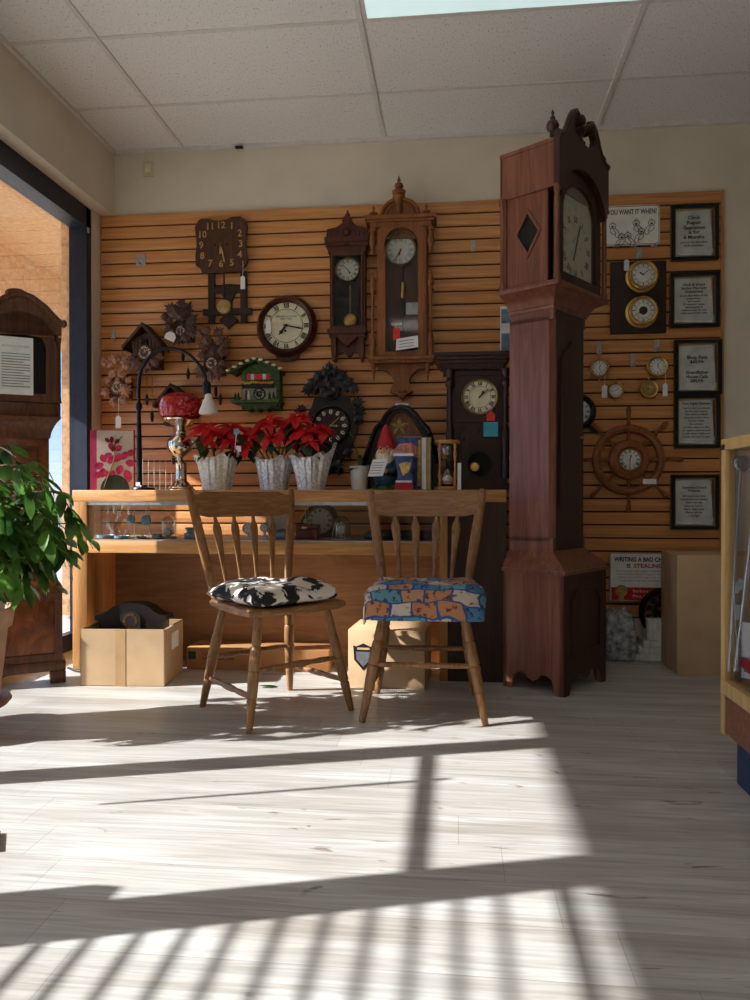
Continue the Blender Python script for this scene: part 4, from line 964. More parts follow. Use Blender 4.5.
# black carved hunting clock
K, s = wallthing('wall_clock', 'black carved wall clock with gabled crest and white numeral plates, behind the poinsettias', 'clock', 331, 425, d=.07)
px0, py0 = 331, 425
cr = lambda X, Y: (210+X/5, 340+Y/5)
g = GP(); g.prism([cr(*p) for p in [(520, 280), (690, 280), (705, 330), (730, 380), (735, 440), (715, 510), (690, 560), (650, 600), (640, 640), (605, 660), (570, 640), (555, 600), (515, 560), (490, 510), (475, 440), (480, 380), (505, 330)]], -9, 0); g.out('case', 'black', K)
g = GP(); g.prism([cr(*p) for p in [(470, 262), (500, 205), (545, 165), (585, 150), (600, 122), (618, 150), (660, 162), (705, 195), (738, 240), (735, 262), (700, 240), (680, 262), (650, 235), (640, 290), (600, 300), (560, 290), (545, 235), (520, 268), (495, 262)]], -15, 0); g.out('crest', 'black', K)
g = GP()
for (X, Y, sz, an) in [(500, 245, 7.5, 110), (520, 215, 6, 60), (550, 190, 6.5, 40), (580, 170, 6, 20), (625, 170, 6, -20), (660, 190, 6.5, -40), (690, 215, 6, -60), (718, 245, 6, -110), (600, 140, 5, 0), (465, 350, 6.5, 100), (455, 370, 5, 130), (735, 320, 7, -80), (745, 360, 6.5, -110), (740, 400, 6, -130), (600, 215, 5.5, 180), (575, 245, 5, 150), (625, 245, 5, -150), (520, 560, 6, 150), (690, 560, 6, -150), (640, 620, 6, 200), (655, 650, 5, 160), (600, 640, 6, 180)]:
    q = cr(X, Y); g.maple(q[0], -15.5, q[1], sz*1.25, radians(-an), .35, -1)
q = cr(600, 270); g.ell((q[0], -14, q[1]), 7, 4, 5); q = cr(590, 200); g.ell((q[0], -16, q[1]), 2.2, 2.2, 5); q = cr(606, 178); g.ell((q[0], -18, q[1]), 2.5, 3, 2)
g.out('carving', 'black', K)
q = cr(603, 428); cx, cz = q[0]-331, 425-q[1]
dial(K, s, cx, cz, -9, 17.5, 'rosewood', None, 'ink', (3, 8), 'rosewood', .14, 'brassdull', deep=2)
for k in range(12):
    a = 2*pi*k/12
    kk = G(s); mt = Matrix.Rotation(a, 4, 'Y'); kk.ell((cx+14*sin(a), -11.2, cz+14*cos(a)), 1.7, .5, 2.5, 12, 8, mtx=mt); o = kk.out('numeral_plate', 'white', K)
g = G(s)
for k in range(12): a = 2*pi*k/12; x, z = cx+14*sin(a), cz+14*cos(a); bar(g, x-1.5*sin(a), z-1.5*cos(a), x+1.5*sin(a), z+1.5*cos(a), .6, -11.9, -11.6)
g.out('numerals', 'ink', K)
# framed print seen at the left of the big longcase
p, s = at(504, 332, WALL); t = thing('framed_print', 'narrow pale blue and white print on the slats just left of the tall longcase clock', 'picture', p)
g = G(s); g.box(-4, 10, -2, 0, -25, 25); g.out('print_board', 'paper', t); G(s).box(-3, 9, -2.4, -2, -23, -2).out('print_panel', 'slateblue', t); G(s).box(-3, 9, -2.4, -2, 8, 22).out('print_panel', 'slateblue', t)
# ------------------------------------------------------------------ right hand wall
def rnd_rect(x0, x1, z0, z1, r, n=5):
    o = []
    for cx, cz, a in ((x1-r, z1-r, 0), (x0+r, z1-r, 90), (x0+r, z0+r, 180), (x1-r, z0+r, 270)):
        o += arc(cx, cz, r, r, a, a+90, n)
    return o
K, s = wallthing('humour_sign', 'white rounded sign reading YOU WANT IT WHEN? with laughing line figures', 'sign', 632.3, 224.6)
G(s).prism(rnd_rect(-27, 27, -20, 20, 4), -1.6, -.4).out('sign_plate', 'white', K)
g = G(s); a = rnd_rect(-25.8, 25.8, -18.8, 18.8, 3.4); b = rnd_rect(-26.3, 26.3, -19.3, 19.3, 3.8); g.frame(a, b, -1.75, -1.6); g.out('sign_border', 'ink', K)
text('YOU WANT IT WHEN?', 7.2*s, 'ink', K, (0, -1.75*s, 13.2*s), width=48*s, bold=.02)
def scribble(pts, r=.28):
    g = G(s); g.tube([(x, -1.8, z) for x, z in pts], r, 5); return g
for fi, (fx, fz, fl) in enumerate(((-19, 0, 1), (-10, -11, -1), (-4, -10, 1), (4, 2, 1), (9, -6, -1), (19, 2, -1))):
    g = G(s); c = [(fx+3.2*cos(a), fz+2.8*sin(a)) for a in [i*2*pi/14 for i in range(15)]]
    g.tube([(x, -1.8, z) for x, z in c], .26, 5)
    g.tube([(fx+fl*x, -1.8, fz+z) for x, z in ((2, -2.2), (5, -5), (7, -9), (5.5, -12), (2.5, -11), (3, -7), (.5, -3))], .26, 5)
    g.tube([(fx+fl*x, -1.8, fz+z) for x, z in ((-2, -2.4), (-2.5, -6), (1, -9), (3.5, -7))], .24, 5)
    g.prism([(fx-1.4, fz-.2), (fx+1.4, fz-.2), (fx+.8, fz-1.7), (fx-.8, fz-1.7)], -1.9, -1.6)
    g.ell((fx-.9, -1.8, fz+1.1), .35, .2, .45, 8, 6); g.ell((fx+.9, -1.8, fz+1.1), .35, .2, .45, 8, 6)
    g.tube([(fx-1, -1.8, fz+2.8), (fx-.5, -1.8, fz+4.4), (fx+.3, -1.8, fz+3)], .2, 5)
    g.out('line_figure', 'ink', K)
# framed notices
def notice(px0_, py0_, px1, py1, label, lines):
    cx, cy = (px0_+px1)/2, (py0_+py1)/2
    K, s = wallthing('framed_notice', label, 'framed notice', cx, cy, 'black framed notices on the slatted wall'); w, h = px1-px0_, py1-py0_
    G(s).rframe(-w/2, w/2, -h/2, h/2, 3.4, -5, 0).out('notice_frame', 'frameblk', K)
    G(s).box(-w/2+3, w/2-3, -1.6, -.6, -h/2+3, h/2-3).out('backing', 'booktan', K)
    G(s).prism([(-w/2+5.2, -h/2+7), (-w/2+4, -h/2+4.5), (w/2-7, -h/2+4.5), (w/2-5, -h/2+9), (w/2-8, h/2-5), (-w/2+5, h/2-6)], -2.2, -1.6).out('paper_sheet', 'parch', K)
    g = G(s); g.tube([(-w/2+5, -3, -h/2+6.5), (w/2-7, -3, -h/2+5.5)], 1.6, 10); g.out('scroll_roll', 'parch', K)
    g = G(s); g.prism([(w/2-6.4, h/2-5), (w/2-4.6, h/2-5), (w/2-4.6, -h/2+12), (w/2-5.5, -h/2+12)], -2.6, -2.2); g.out('quill_mark', 'burgundy', K)
    for (z, sz, txt, wd) in lines: text(txt, sz*s, 'ink', K, (-.6*s, -2.6*s, z*s), bold=.03, width=wd*s if wd else None, spacing=1.0)
    G(s).box(-w/2+3.2, w/2-3.2, -4.2, -4.0, -h/2+3.2, h/2-3.2).out('frame_glass', 'clear', K)
notice(672, 204.5, 717.5, 260, 'black framed notice about a 6 months repair guarantee, highest on the right wall', [(15, 5, 'Clock', 12), (10, 5, 'Repair', 14), (5, 5, 'Guarantee', 21), (.5, 5, 'is for', 11), (-4.5, 5, '6 Months', 20), (-9.5, 2.8, 'and is at the discretion', 26), (-12.8, 2.8, 'of the proprietor', 20)])
notice(671, 272.5, 718.5, 327, 'black framed notice about a clock and watch service warranty, second from the top', [(15.5, 3.6, 'Clock & Watch', 22), (12, 3.6, 'Service Warranty', 25), (8.6, 3.6, 'Guarantee', 18)]+[(4.6-2.9*i, 2.6, t_, w_) for i, (t_, w_) in enumerate((('are at discretion of the', 27), ('proprietor', 13), ('not cover', 12), ('Of opening cases,', 21), ('adjustments &', 17), ('replacements by one', 24), ('other parts from wear', 26)))])
notice(675.5, 339.5, 721, 394.5, 'black framed notice giving the shop rate and house calls, third from the top', [(10, 4.8, 'Shop Rate', 20), (5.6, 4.8, '$65/Hr', 14), (-5, 4.4, 'Grandfather', 22), (-9.4, 4.4, 'House Calls', 21), (-13.6, 4.4, '$85/Hr', 13)])
notice(675.5, 394.5, 719.5, 448, 'black framed notice densely printed about repair estimates, fourth from the top', [(18, 3.2, 'Clock Repair Estimates', 28)]+[(13.5-3.2*i, 2.4, t_, w_) for i, (t_, w_) in enumerate((('There is a charge on estimates', 27), ('for all clock repairs', 22), ('This will be credited', 22), ('when the work is done', 24), ('You may decline', 16), ('the estimate', 13), ('but the charge is due', 26), ('All repairs must be paid', 28), ('in full when collected', 27), ('Clocks left over 90 days', 26))) ])
notice(672.5, 474.5, 718.5, 529.5, 'black framed notice lowest on the right wall, beside the ship wheel clock', [(14.5, 3.2, 'Guaranteed Clocks &', 24), (11.4, 3.2, 'Watches', 12)]+[(6-3.3*i, 2.4, t_, w_) for i, (t_, w_) in enumerate((('All clocks sold here', 22), ('are serviced and tested', 25), ('before the sale', 16), ('Deposits hold for', 18), ('thirty days only', 20), ('Please ask for', 16), ('a receipt', 10)))])
# barometer board
K, s = wallthing('clock_barometer_board', 'dark wooden board with two round brass instruments, a clock above a barometer', 'clock', 639, 296.5, d=.05)
G(s).box(-27, 27, -5, 0, -36, 36, .5).out('board', 'missiondark', K)
def gauge(K, s, cx, cz, R, y, hm, dep, face='white', mat='brass'):
    G(s).lathe([(R*1.12, y), (R*1.12, y-1.5), (R*.95, y-2), (R*.95, y-dep+2), (R*1.02, y-dep+1.2), (R*1.02, y-dep), (R*.92, y-dep-.9), (R*.82, y-dep-.3), (R*.82, y-dep+.8)], (cx, 0, cz), 'y', 36, None, False).out('instrument_case', mat, K)
    dial(K, s, cx, cz, y-dep+2.0, R*.83, face, 'ticks', 'ink', hm, None, numh=.2, numw=.04, deep=1.2, hand_scale=.85)
gauge(K, s, 2.6, 20, 14, -5, (10, 8), 9); gauge(K, s, 2.6, -15.5, 14, -5, (2, 40), 9)
G(s).lathe([(4, -13.9), (4, -14.3), (3.2, -14.6), (0, -14.6)], (2.6, 0, -15.5), 'y', 20).out('barometer_works', 'missiondark', K)
price_tag(626, 265.5, 5, 11, 'white tag on the wooden board with two brass instruments', string=0, Y=WALL-.04)
def shipclock(px, py, R, label, spokes=True, hm=(10, 10), face='white'):
    K, s = wallthing('ship_clock', label, 'clock', px, py)
    G(s).lathe([(R*1.0, 0), (R, -4), (R*1.04, -5), (R*.95, -6), (R*.8, -5.4), (R*.78, -4.6)], (0, 0, 0), 'y', 30, None, False).out('clock_rim', 'brass', K)
    dial(K, s, 0, 0, -3.4, R*.8, face, 'ticks', 'ink', hm, None, deep=1, numh=.22, numw=.05)
    if spokes:
        for k in range(8):
            a = 2*pi*(k+.0)/8; g = G(s); d = (sin(a), cos(a))
            g.tube([(d[0]*R*q, -2.5, d[1]*R*q) for q in (.95, 1.12, 1.25, 1.38, 1.45)], [.5, .5, .85, .6, .25], 8); g.out('spoke_handle', 'brass', K)
shipclock(599.5, 368, 9.2, 'small brass ship wheel clock, upper left of the four small ones', True, (12, 28))
shipclock(615.8, 390.5, 8.0, 'small brass ship wheel barometer hanging on a cord, lower left of the four small ones', True, (1, 42))
shipclock(657.6, 366.5, 10, 'small round brass clock, upper right of the four small ones', False, (12, 25))
shipclock(649, 389, 9.0, 'small brass ship wheel clock, lower right of the four small ones', True, (9, 40), 'brassdull')
price_tag(604.3, 391.5, 5.4, 12.5, 'white tag under the upper left small ship wheel clock', string=10, Y=WALL-.045)
price_tag(664.8, 390, 4.6, 12.5, 'white tag under the upper right small round brass clock', string=14, Y=WALL-.045)
def hook(px, py, label, w=4.6, h=12):
    p, s = at(px, py, WALL); t = thing('slat_hook', label, 'hook', p, 0, 'metal slat hooks')
    g = G(s); g.box(-w/2, w/2, -1, 0, -h/2, h/2); g.tube([(0, -1, -h*.3), (0, -5, -h*.35), (0, -6, -h*.15)], .6, 6)
    for z in (-.2, .2): g.lathe([(.9, -1.4), (.9, -1)], (0, 0, z*h), 'y', 8)
    return g.out('hook_plate', 'zinc', t)
hook(598.8, 348, 'metal slat hook above the upper left small ship wheel clock')
hook(632.4, 360.5, 'metal slat hook between the two upper small clocks')
hook(656.4, 346, 'metal slat hook above the upper right small brass clock')
hook(638.3, 254, 'metal slat hook between the white sign and the instrument board', 5, 11)
hook(114, 336, 'small metal slat hook left of the chalet cuckoo clock', 3.6, 11)
hook(141.5, 261, 'wide metal slat bracket high on the left of the slatted wall', 10, 11)
hook(473, 247, 'small metal slat hook right of the large walnut regulator', 4, 11)
for i, x in enumerate((615.5, 632.5, 653)): hook(x, 245.5, 'metal clip under the white sign, ' + ('left end', 'middle', 'right end')[i], 6, 5)
# ship wheel clock
K, s = wallthing('ship_wheel_clock', 'large wooden ship wheel with a white clock at its hub', 'clock', 629.3, 459.6, d=.05)
R = 31.6
G(s).lathe([(27.4, -4), (28.4, -9), (31.5, -10.5), (34.6, -9), (35.6, -4), (34, -2), (29, -2), (27.4, -4)], (0, 0, 0), 'y', 56, None, False).out('wheel_rim', 'walnut', K)
G(s).lathe([(11.5, -11), (13, -12.5), (16, -12), (19, -10), (20.3, -6), (19, -2), (11, -2), (11.5, -11)], (0, 0, 0), 'y', 48, None, False).out('wheel_hub', 'walnut', K)
for k in range(8):
    a = 2*pi*k/8; d = (sin(a), cos(a)); g = G(s)
    pr = [(18, 1.2), (20, 1.9), (22, 2.4), (23.5, 1.4), (26, 1.7), (28, 1.9)]; g.tube([(d[0]*q, -6, d[1]*q) for q, r in pr], [r for q, r in pr], 10)
    pr = [(35, 1.8), (36.5, 2.3), (38, 1.3), (41, 1.5), (46, 2.1), (49.5, 2.7), (52, 2.2), (53.2, .9)]; g.tube([(d[0]*q, -6, d[1]*q) for q, r in pr], [r for q, r in pr], 10)
    g.out('spoke', 'walnut', K)
dial(K, s, 0, 0, -9, 10.6, 'white', 'roman', 'ink', (12, 30), 'brassdull', .12, deep=1.5, numh=.24)
price_tag(649.5, 481.5, 13, 5.2, 'white label on the lower right rim of the ship wheel clock', string=0, Y=WALL-.08, hole=False, name='price_label')
# part hidden clock behind the longcase
K, s = wallthing('wall_clock', 'round black wall clock mostly hidden behind the tall longcase clock', 'clock', 577, 412)
dial(K, s, 0, 0, -5, 13, 'white', 'roman', 'ink', (9, 30), 'black', .42, deep=2)
g = G(s); g.lathe([(18, 0), (18, -5), (16, -7)], (0, 0, 0), 'y', 36, None, False); g.prism([(6, -14), (20, -22), (23, -20), (14, -8)], -5, 0); g.out('back_case', 'black', K)
# outlet and ceiling clip
K, s = wallthing('outlet_plate', 'small ivory outlet plate high on the beige wall near the corner', 'outlet', 147, 168, Y=4.475)
G(s).box(-5.5, 5.5, -1, 0, -8, 8, .6).out('cover_plate', 'outlet', K); g = G(s); g.box(-3, 3, -1.6, -1, -4, 5); g.box(-1.6, -.6, -1.8, -1.6, 0, 3); g.box(.6, 1.6, -1.8, -1.6, 0, 3); g.out('socket', 'cream', K)
p, s = at(240.5, 146, 4.46); t = thing('ceiling_clip', 'small black clip where the ceiling meets the back wall', 'clip', (p.x, 4.44, H-.02)); G(s).box(-4, 4, -2, 2, -2, 0, .5).out('clip_body', 'ebony', t)
# ------------------------------------------------------------------ on the counter top
TOP = .946
def on(px, Y, z=TOP): p, s = at(px, 495, Y); return Vector((p.x, Y, z)), s
# carved dark wall clock standing at the back of the counter
p, s = on(471.5, 4.20); K = thing('shelf_clock', 'tall dark carved clock with columns and teal note at the right end of the counter', 'clock', p)
px0, py0 = 471.5, 495-(TOP-CAMZ)/s
zb = py0
g = GP(); g.box(447, 501, -28, 10, 374, zb); g.out('case', 'rosewood', K)
g = GP(); g.box(435, 508, -42, 12, 359.5, 363); g.box(437, 506, -40, 12, 363, 366); g.box(440, 503, -37, 12, 366, 369.5); g.box(443, 500.5, -34, 12, 369.5, 375)
for i in range(17): g.box(443+3.5*i, 444.6+3.5*i, -36.5, -34, 370, 374)
g.out('cornice', 'rosewood', K)
g = GP(); g.box(443, 506, -40, 10, zb-7, zb); g.box(445, 504, -37, 10, zb-11, zb-7); g.out('plinth', 'rosewood', K)
for x in (450.5, 503):
    g = GP(); g.lathe([(4.2, 375), (4.4, 380), (3, 383), (4.6, 386), (4.6, 390), (2.5, 393), (2.2, 396), (2.4, 424), (1.9, 428), (3.8, 432), (4.4, 440), (4.8, 452), (3.2, 460), (4.4, 463), (4.4, zb-11)], (x, -33, 0), 'z', 14); g.out('column', 'rosewood', K)
g = GP(); g.frame([(458, 380), (494, 380), (494, 422), (458, 422)], [(455, 376), (497, 376), (497, 425), (455, 425)], -30, -28); g.out('dial_frame', 'rosewood', K)
dial(K, s, 478.7-px0, py0-401, -28, 16.2, 'cream', 'roman', 'ink', (1, 8), 'brassdull', .10, deep=2)
IN = arc(478.5, 465, 11, 11, 0, 360, 24)[:-1]
OU = []
for (x, z) in IN:
    dx, dz = x-478.5, z-465; k = min(19/abs(dx) if abs(dx) > 1e-6 else 99, (34 if dz < 0 else 18)/abs(dz) if abs(dz) > 1e-6 else 99); OU.append((478.5+dx*k, 465+dz*k))
G(s, px0, py0).frame(IN, OU, -31, -28).out('pendulum_door', 'rosewood', K)
g = GP(); g.torus((478.5, -31, 465), 12, 1.2, 'y', 32, 6)
for k in range(14): a = 2*pi*k/14; g.maple(478.5+15.5*cos(a), -30.6, 465+15.5*sin(a), 2.6, a+pi/2, .35, -1)
for (x, z) in ((463, 432), (494, 432), (478, 434), (463, 442), (494, 442)): g.maple(x, -30.6, z, 3.6, random.uniform(0, 6), .35, -1)
g.out('carving', 'rosewood', K)
GP().prism(IN, -28.6, -28.2).out('pendulum_window', 'darkvoid', K)
GP().lathe([(0, -30), (4, -29.8), (4.6, -29), (0, -28.7)], (474, 0, 468), 'y', 20).out('pendulum_bob', 'brass', K)
price_tag(490.7, 416.5, 8.5, 9, 'red tag hanging beside the dial of the tall dark carved clock on the counter', 'red', Y=4.02, string=3)
q, s2 = at(490.7, 429.3, 4.015); t = thing('paper_note', 'square teal note on the front of the tall dark carved clock on the counter', 'note', q)
G(s2).box(-7.2, 7.2, -.5, 0, -7.2, 7.2).out('note_sheet', 'teal', t)
# arched black mantel clock with star ornament
p, s = on(402, 4.20); K = thing('mantel_clock', 'black arched mantel clock with a brass star on its brown face, behind the gnome', 'clock', p)
px0 = 402; py0 = 495-(TOP-CAMZ)/s; zb = py0
crg = lambda X, Y: (340+X/4.167, 350+Y/4.167)
ou = [(363, zb), (364, 462), (369, 448), (373, 436), (376, 429), (382, 423), (388, 414), (395, 408.5), (402.5, 407), (410, 408.5), (417, 414), (424, 423), (430, 429), (433, 436), (437, 448), (441, 462), (442, zb)]
ii = [(372, zb-4), (373, 463), (377, 450), (381, 440), (384, 434), (389, 428), (393, 420), (397.5, 415.5), (402.5, 414), (407.5, 415.5), (412, 420), (417, 428), (421, 434), (424, 440), (428, 450), (432, 463), (433, zb-4)]
GP().frame(ii, ou, -22, 8).out('case', 'ebony', K)
GP().prism(ii, -15, 6).out('face_board', 'walnut', K)
g = GP(); g.tube([(x+(402.5-x)*.06, -22, z+2.2) for x, z in ou[1:-1]], 2.4, 8); g.out('moulding', 'ebony', K)
g = GP()
for k in range(5):
    a = radians(90+72*k); d = Vector((cos(a), 0, -sin(a))); n = Vector((-d.z, 0, d.x)); c = Vector((400.5, -15.2, 428))
    for sg in (1, -1):
        g.f([g.v(c+Vector((0, -1.6, 0))), g.v(c+d*4.5+n*2.2*sg), g.v(c+d*9.5), g.v(c+d*4.5+Vector((0, -1.4, 0)))])
g.out('star_ornament', 'brassdull', K, closed=False, smooth=0)
q, s2 = at(402, 406, 4.2); t = thing('paper_note', 'small white paper slip on top of the black arched mantel clock', 'note', q); G(s2).box(-6.5, 6.5, -2, -1.4, -2.2, 2.4).out('note_sheet', 'paper', t)
# orchid canvas
p, s = on(113, 4.05); K = thing('orchid_picture', 'pink-edged canvas picture of magenta orchids at the left end of the counter', 'picture', p, radians(14))
h = 60
G(s).box(-21, 21, -4, 3, 0, h).out('canvas_block', 'pink', K); G(s).box(-14.5, 20.5, -4.4, -4, .5, h-.5).out('picture_field', 'canvas', K)
g = G(s)
for (x, z, L, a) in [(-8, 26, 10, 200), (-6, 28, 9, 120), (-4, 27, 9, 40), (-8, 22, 10, 260), (-10, 18, 9, 220), (-6, 19, 8, 300), (8, 30, 10, 160), (10, 31, 9, 60), (13, 28, 10, 350), (9, 25, 10, 250), (13, 20, 10, 290), (16, 17, 9, 270), (0, 40, 8, 100), (3, 40, 8, 30), (0, 36, 8, 200), (5, 36, 8, 320), (1, 20, 7, 270), (16, 34, 8, 60), (15, 12, 9, 240)]:
    a = radians(a); g.leaf((x, -4.7-random.uniform(0, .3), z), (cos(a), 0, sin(a)), (0, -1, 0), L, L*.75, 0, .04)
g.out('orchid_bloom', 'orchid', K, closed=False)
g = G(s)
for (x, z, L, a, w) in [(0, 47, 7, 90, 4), (-2, 48, 6, 140, 4), (3, 47, 6, 40, 4), (1, 44, 6, 270, 4)]: a = radians(a); g.leaf((x, -5.2, z), (cos(a), 0, sin(a)), (0, -1, 0), L, w, 0, .04)
g.out('orchid_bud', 'burgundy', K, closed=False)
g = G(s); g.tube([(-8, -4.7, 2), (-4, -4.7, 14), (2, -4.7, 30), (3, -4.7, 46), (10, -4.7, 54)], .5, 5); g.out('orchid_stem', 'stemgreen', K)
G(s).prism(arc(3, .6, 14, 15, 0, 180, 16), -4.9, -4.4).out('leaf_print', 'darkleaf', K)
# arching lamp
p, s = on(139.5, 3.92); K = thing('gooseneck_lamp', 'black arching gooseneck lamp with a bare reflector bulb on the counter', 'lamp', p)
G(s).lathe([(11, 0), (11.5, 1), (11, 2.5), (4, 3.5), (3.4, 5)], (4, 0, 0), 'z', 28).out('lamp_base', 'blackmetal', K)
zt_ = lambda y: 490-y
g = G(s); g.tube([(0, 0, 2), (0, 0, 30), (-.3, 0, 60), (-.5, 0, 83)], [3.0, 2.8, 2.3, 1.9], 12); g.lathe([(2.6, 80), (3.2, 82), (3.2, 85), (2.4, 87)], (-.5, 0, 0), 'z', 12); g.out('pole', 'blackmetal', K)
A = [(-.5, 86), (-.6, 100), (.5, 114), (3, 122), (8, 130), (15, 136.5), (24, 140), (34, 140.5), (44, 138.5), (54, 133), (62, 125), (67, 117), (70, 110), (71, 104)]
G(s).tube([(x, -.25*x*.3, z) for x, z in A], [1.7]*len(A), 10).out('gooseneck', 'blackmetal', K)
G(s).lathe([(3, 107), (4.2, 104), (4.2, 95), (3.4, 94)], (71.3, -5.4, 0), 'z', 16).out('lamp_socket', 'blackmetal', K)
G(s).lathe([(3.0, 94.5), (3.4, 91), (5, 88), (7.2, 82), (9.2, 77), (9.4, 75.5), (8, 74.2), (0, 73.4)], (73, -5.6, 0), 'z', 24, None).out('bulb', 'bulb', K)
G(s).box(-2.4, 2, -3.4, -2.9, 4, 8).out('switch', 'tagwhite', K)
# red oil lamp
p, s = on(181, 4.02); K = thing('oil_lamp', 'silver oil lamp with a squat red glass globe on the counter', 'lamp', p)
G(s).lathe([(13.5, 0), (13.8, 1.2), (12, 2.4), (12.2, 3.4), (10, 5), (8, 7.5), (6.3, 9.5), (6, 10)], (0, 0, 0), 'z', 32).out('foot', 'chrome', K)
G(s).lathe([(5.8, 10), (6.2, 11), (5.8, 12), (5.6, 26), (6.2, 27), (4.5, 28), (3.4, 30)], (0, 0, 0), 'z', 28).out('stem', 'chrome', K)
G(s).lathe([(3.4, 30), (3, 32), (7, 35), (11.5, 39.5), (13, 44.5), (12.4, 48.5), (13.4, 49), (12, 50.5), (8, 54), (5, 56)], (-1, 0, 0), 'z', 32).out('font', 'chrome', K)
G(s).lathe([(5, 56), (6, 58), (4.4, 60), (5, 64), (9, 65), (13, 68), (19, 69.5), (20, 71), (18, 71.5), (6, 69)], (0, 0, 0), 'z', 28).out('burner', 'chrome', K)
G(s).torus((11, -2, 46), 3, .7, 'y', 16, 6).out('key_handle', 'chrome', K)
G(s).lathe([(14, 69.5), (19.5, 73), (21.5, 79), (21.6, 85), (19.5, 91.5), (14, 95.5), (8, 97), (7.4, 97), (7.4, 96), (13, 94.5), (18.6, 90.8), (20.6, 84.8), (20.5, 79.2), (18.7, 73.8), (13.6, 70.6)], (0, 0, 0), 'z', 40, None, False).out('globe', 'redglass', K)
# poinsettias
def poinsettia(px, Y, label, wrapmat, heads, wb, wt, wh, peak):
    p, s = on(px, Y); K = thing('poinsettia', label, 'potted plant', p); rn = random.Random(int(px))
    g = G(s); n = 96; rows = []
    for j, q in enumerate((0, .12, .3, .5, .7, .86, 1.0)):
        row = []
        for i in range(n):
            a = 2*pi*i/n; r = (wb+(wt-wb)*q**1.3)*(1+(.06*sin(9*a+.4*j)+.05*sin(17*a+.3*j)+.03*sin(31*a))*(.35+.65*q))
            z = wh*q
            if q == 1.0: z = wh*(.86+peak*max(0, cos(a-radians(20)))**2+.10*sin(5*a+1)+.04*sin(11*a)); r *= 1.06+.10*sin(5*a+1)+.05*sin(11*a)
            row.append(g.v((r*cos(a), r*sin(a), z)))
        rows.append(row)
    for a, b in zip(rows, rows[1:]):
        for i in range(n): g.f([a[i], a[(i+1) % n], b[(i+1) % n], b[i]])
    g.f(rows[0][::-1]); g.out('pot_wrap', wrapmat, K, smooth=50, closed=False)
    G(s).lathe([(wb*.8, wh*.7), (0, wh*.72)], (0, 0, 0), 'z', 20).out('soil', 'stem', K)
    gs, gb, gl = G(s), G(s), G(s)
    for (x, z, y, size) in heads:
        c = Vector((x, y, z)); gs.tube([(x*.15, y*.2, wh*.7), (x*.5, y*.5, (wh+z)*.5), c], [.9, .8, .6], 6)
        ax = Vector((x*.012+rn.uniform(-.2, .2), -.45+rn.uniform(-.2, .2), 1)).normalized(); u = ax.orthogonal().normalized(); w = ax.cross(u)
        for ring, (cnt, L, tilt) in enumerate(((5, size*1.12, -.22), (5, size*.80, .2), (3, size*.45, .6))):
            o = rn.uniform(0, 6)
            for k in range(cnt):
                a = o+2*pi*k/cnt+rn.uniform(-.2, .2); d = u*cos(a)+w*sin(a)+ax*tilt
                gb.leaf(c, d, ax, L*rn.uniform(.85, 1.1), L*.46, rn.uniform(.1, .45), .12, 5, lambda t: sin(pi*min(1, t*.9+.08))**.9*(1 if t < .55 else .92))
        for k in range(4):
            a = rn.uniform(0, 6.28); d = Vector((cos(a), sin(a), -.25)); gl.leaf(c-Vector((0, 0, rn.uniform(4, 12))), d, (0, 0, 1), size*rn.uniform(.8, 1.05), size*.45, .5, .12, 5)
        gg = G(s)
        for k in range(6): gg.ell(c+ax*1.2+u*rn.uniform(-1.3, 1.3)+w*rn.uniform(-1.3, 1.3), .7, .7, .7, 6, 5)
        gg.out('flower_centre', 'brassdull', K)
    gs.out('stem', 'stemgreen', K); gb.out('red_bracts', 'bract', K, closed=False, smooth=60); gl.out('green_leaves', 'pgreen', K, closed=False, smooth=60)
    return K
poinsettia(217, 3.92, 'red poinsettia in cream crinkled pot wrap, leftmost of the three', 'wrap', [(-8, 62, -4, 25), (13, 64, 4, 23), (15, 50, -6, 16), (-6, 48, -12, 15)], 14, 21, 37, .20)
poinsettia(274, 3.95, 'red poinsettia in silver foil pot wrap, middle of the three', 'wrapblue', [(-6, 70, 0, 23), (14, 66, 2, 24), (-30, 46, -4, 21), (-22, 58, 2, 20), (22, 54, 0, 18), (-2, 54, -10, 17)], 13.5, 19, 35, .08)
poinsettia(311, 3.90, 'red poinsettia in silver foil pot wrap with a tall peak, rightmost of the three', 'wrapblue', [(-6, 60, -2, 24), (12, 62, 2, 20), (-14, 74, 0, 19), (2, 48, -10, 15)], 13, 21, 37, .32)
for (px, py, l, m_) in ((236.5, 432, 'tiny blue plant tag above the leftmost poinsettia', 'slateblue'), (238.5, 449, 'tiny pale plant tag beside the leftmost poinsettia pot', 'paper')):
    q, s2 = at(px, py, 3.86); t = thing('plant_tag', l, 'tag', q); g = G(s2); g.box(-2.6, 2.6, -.4, 0, -2.6, 3.2); g.out('tag_card', m_, t); G(s2).tube([(0, -.2, -2.6), (-2, 0, -20 if py < 440 else -8)], .4, 5).out('tag_stick', 'tagwhite', t)
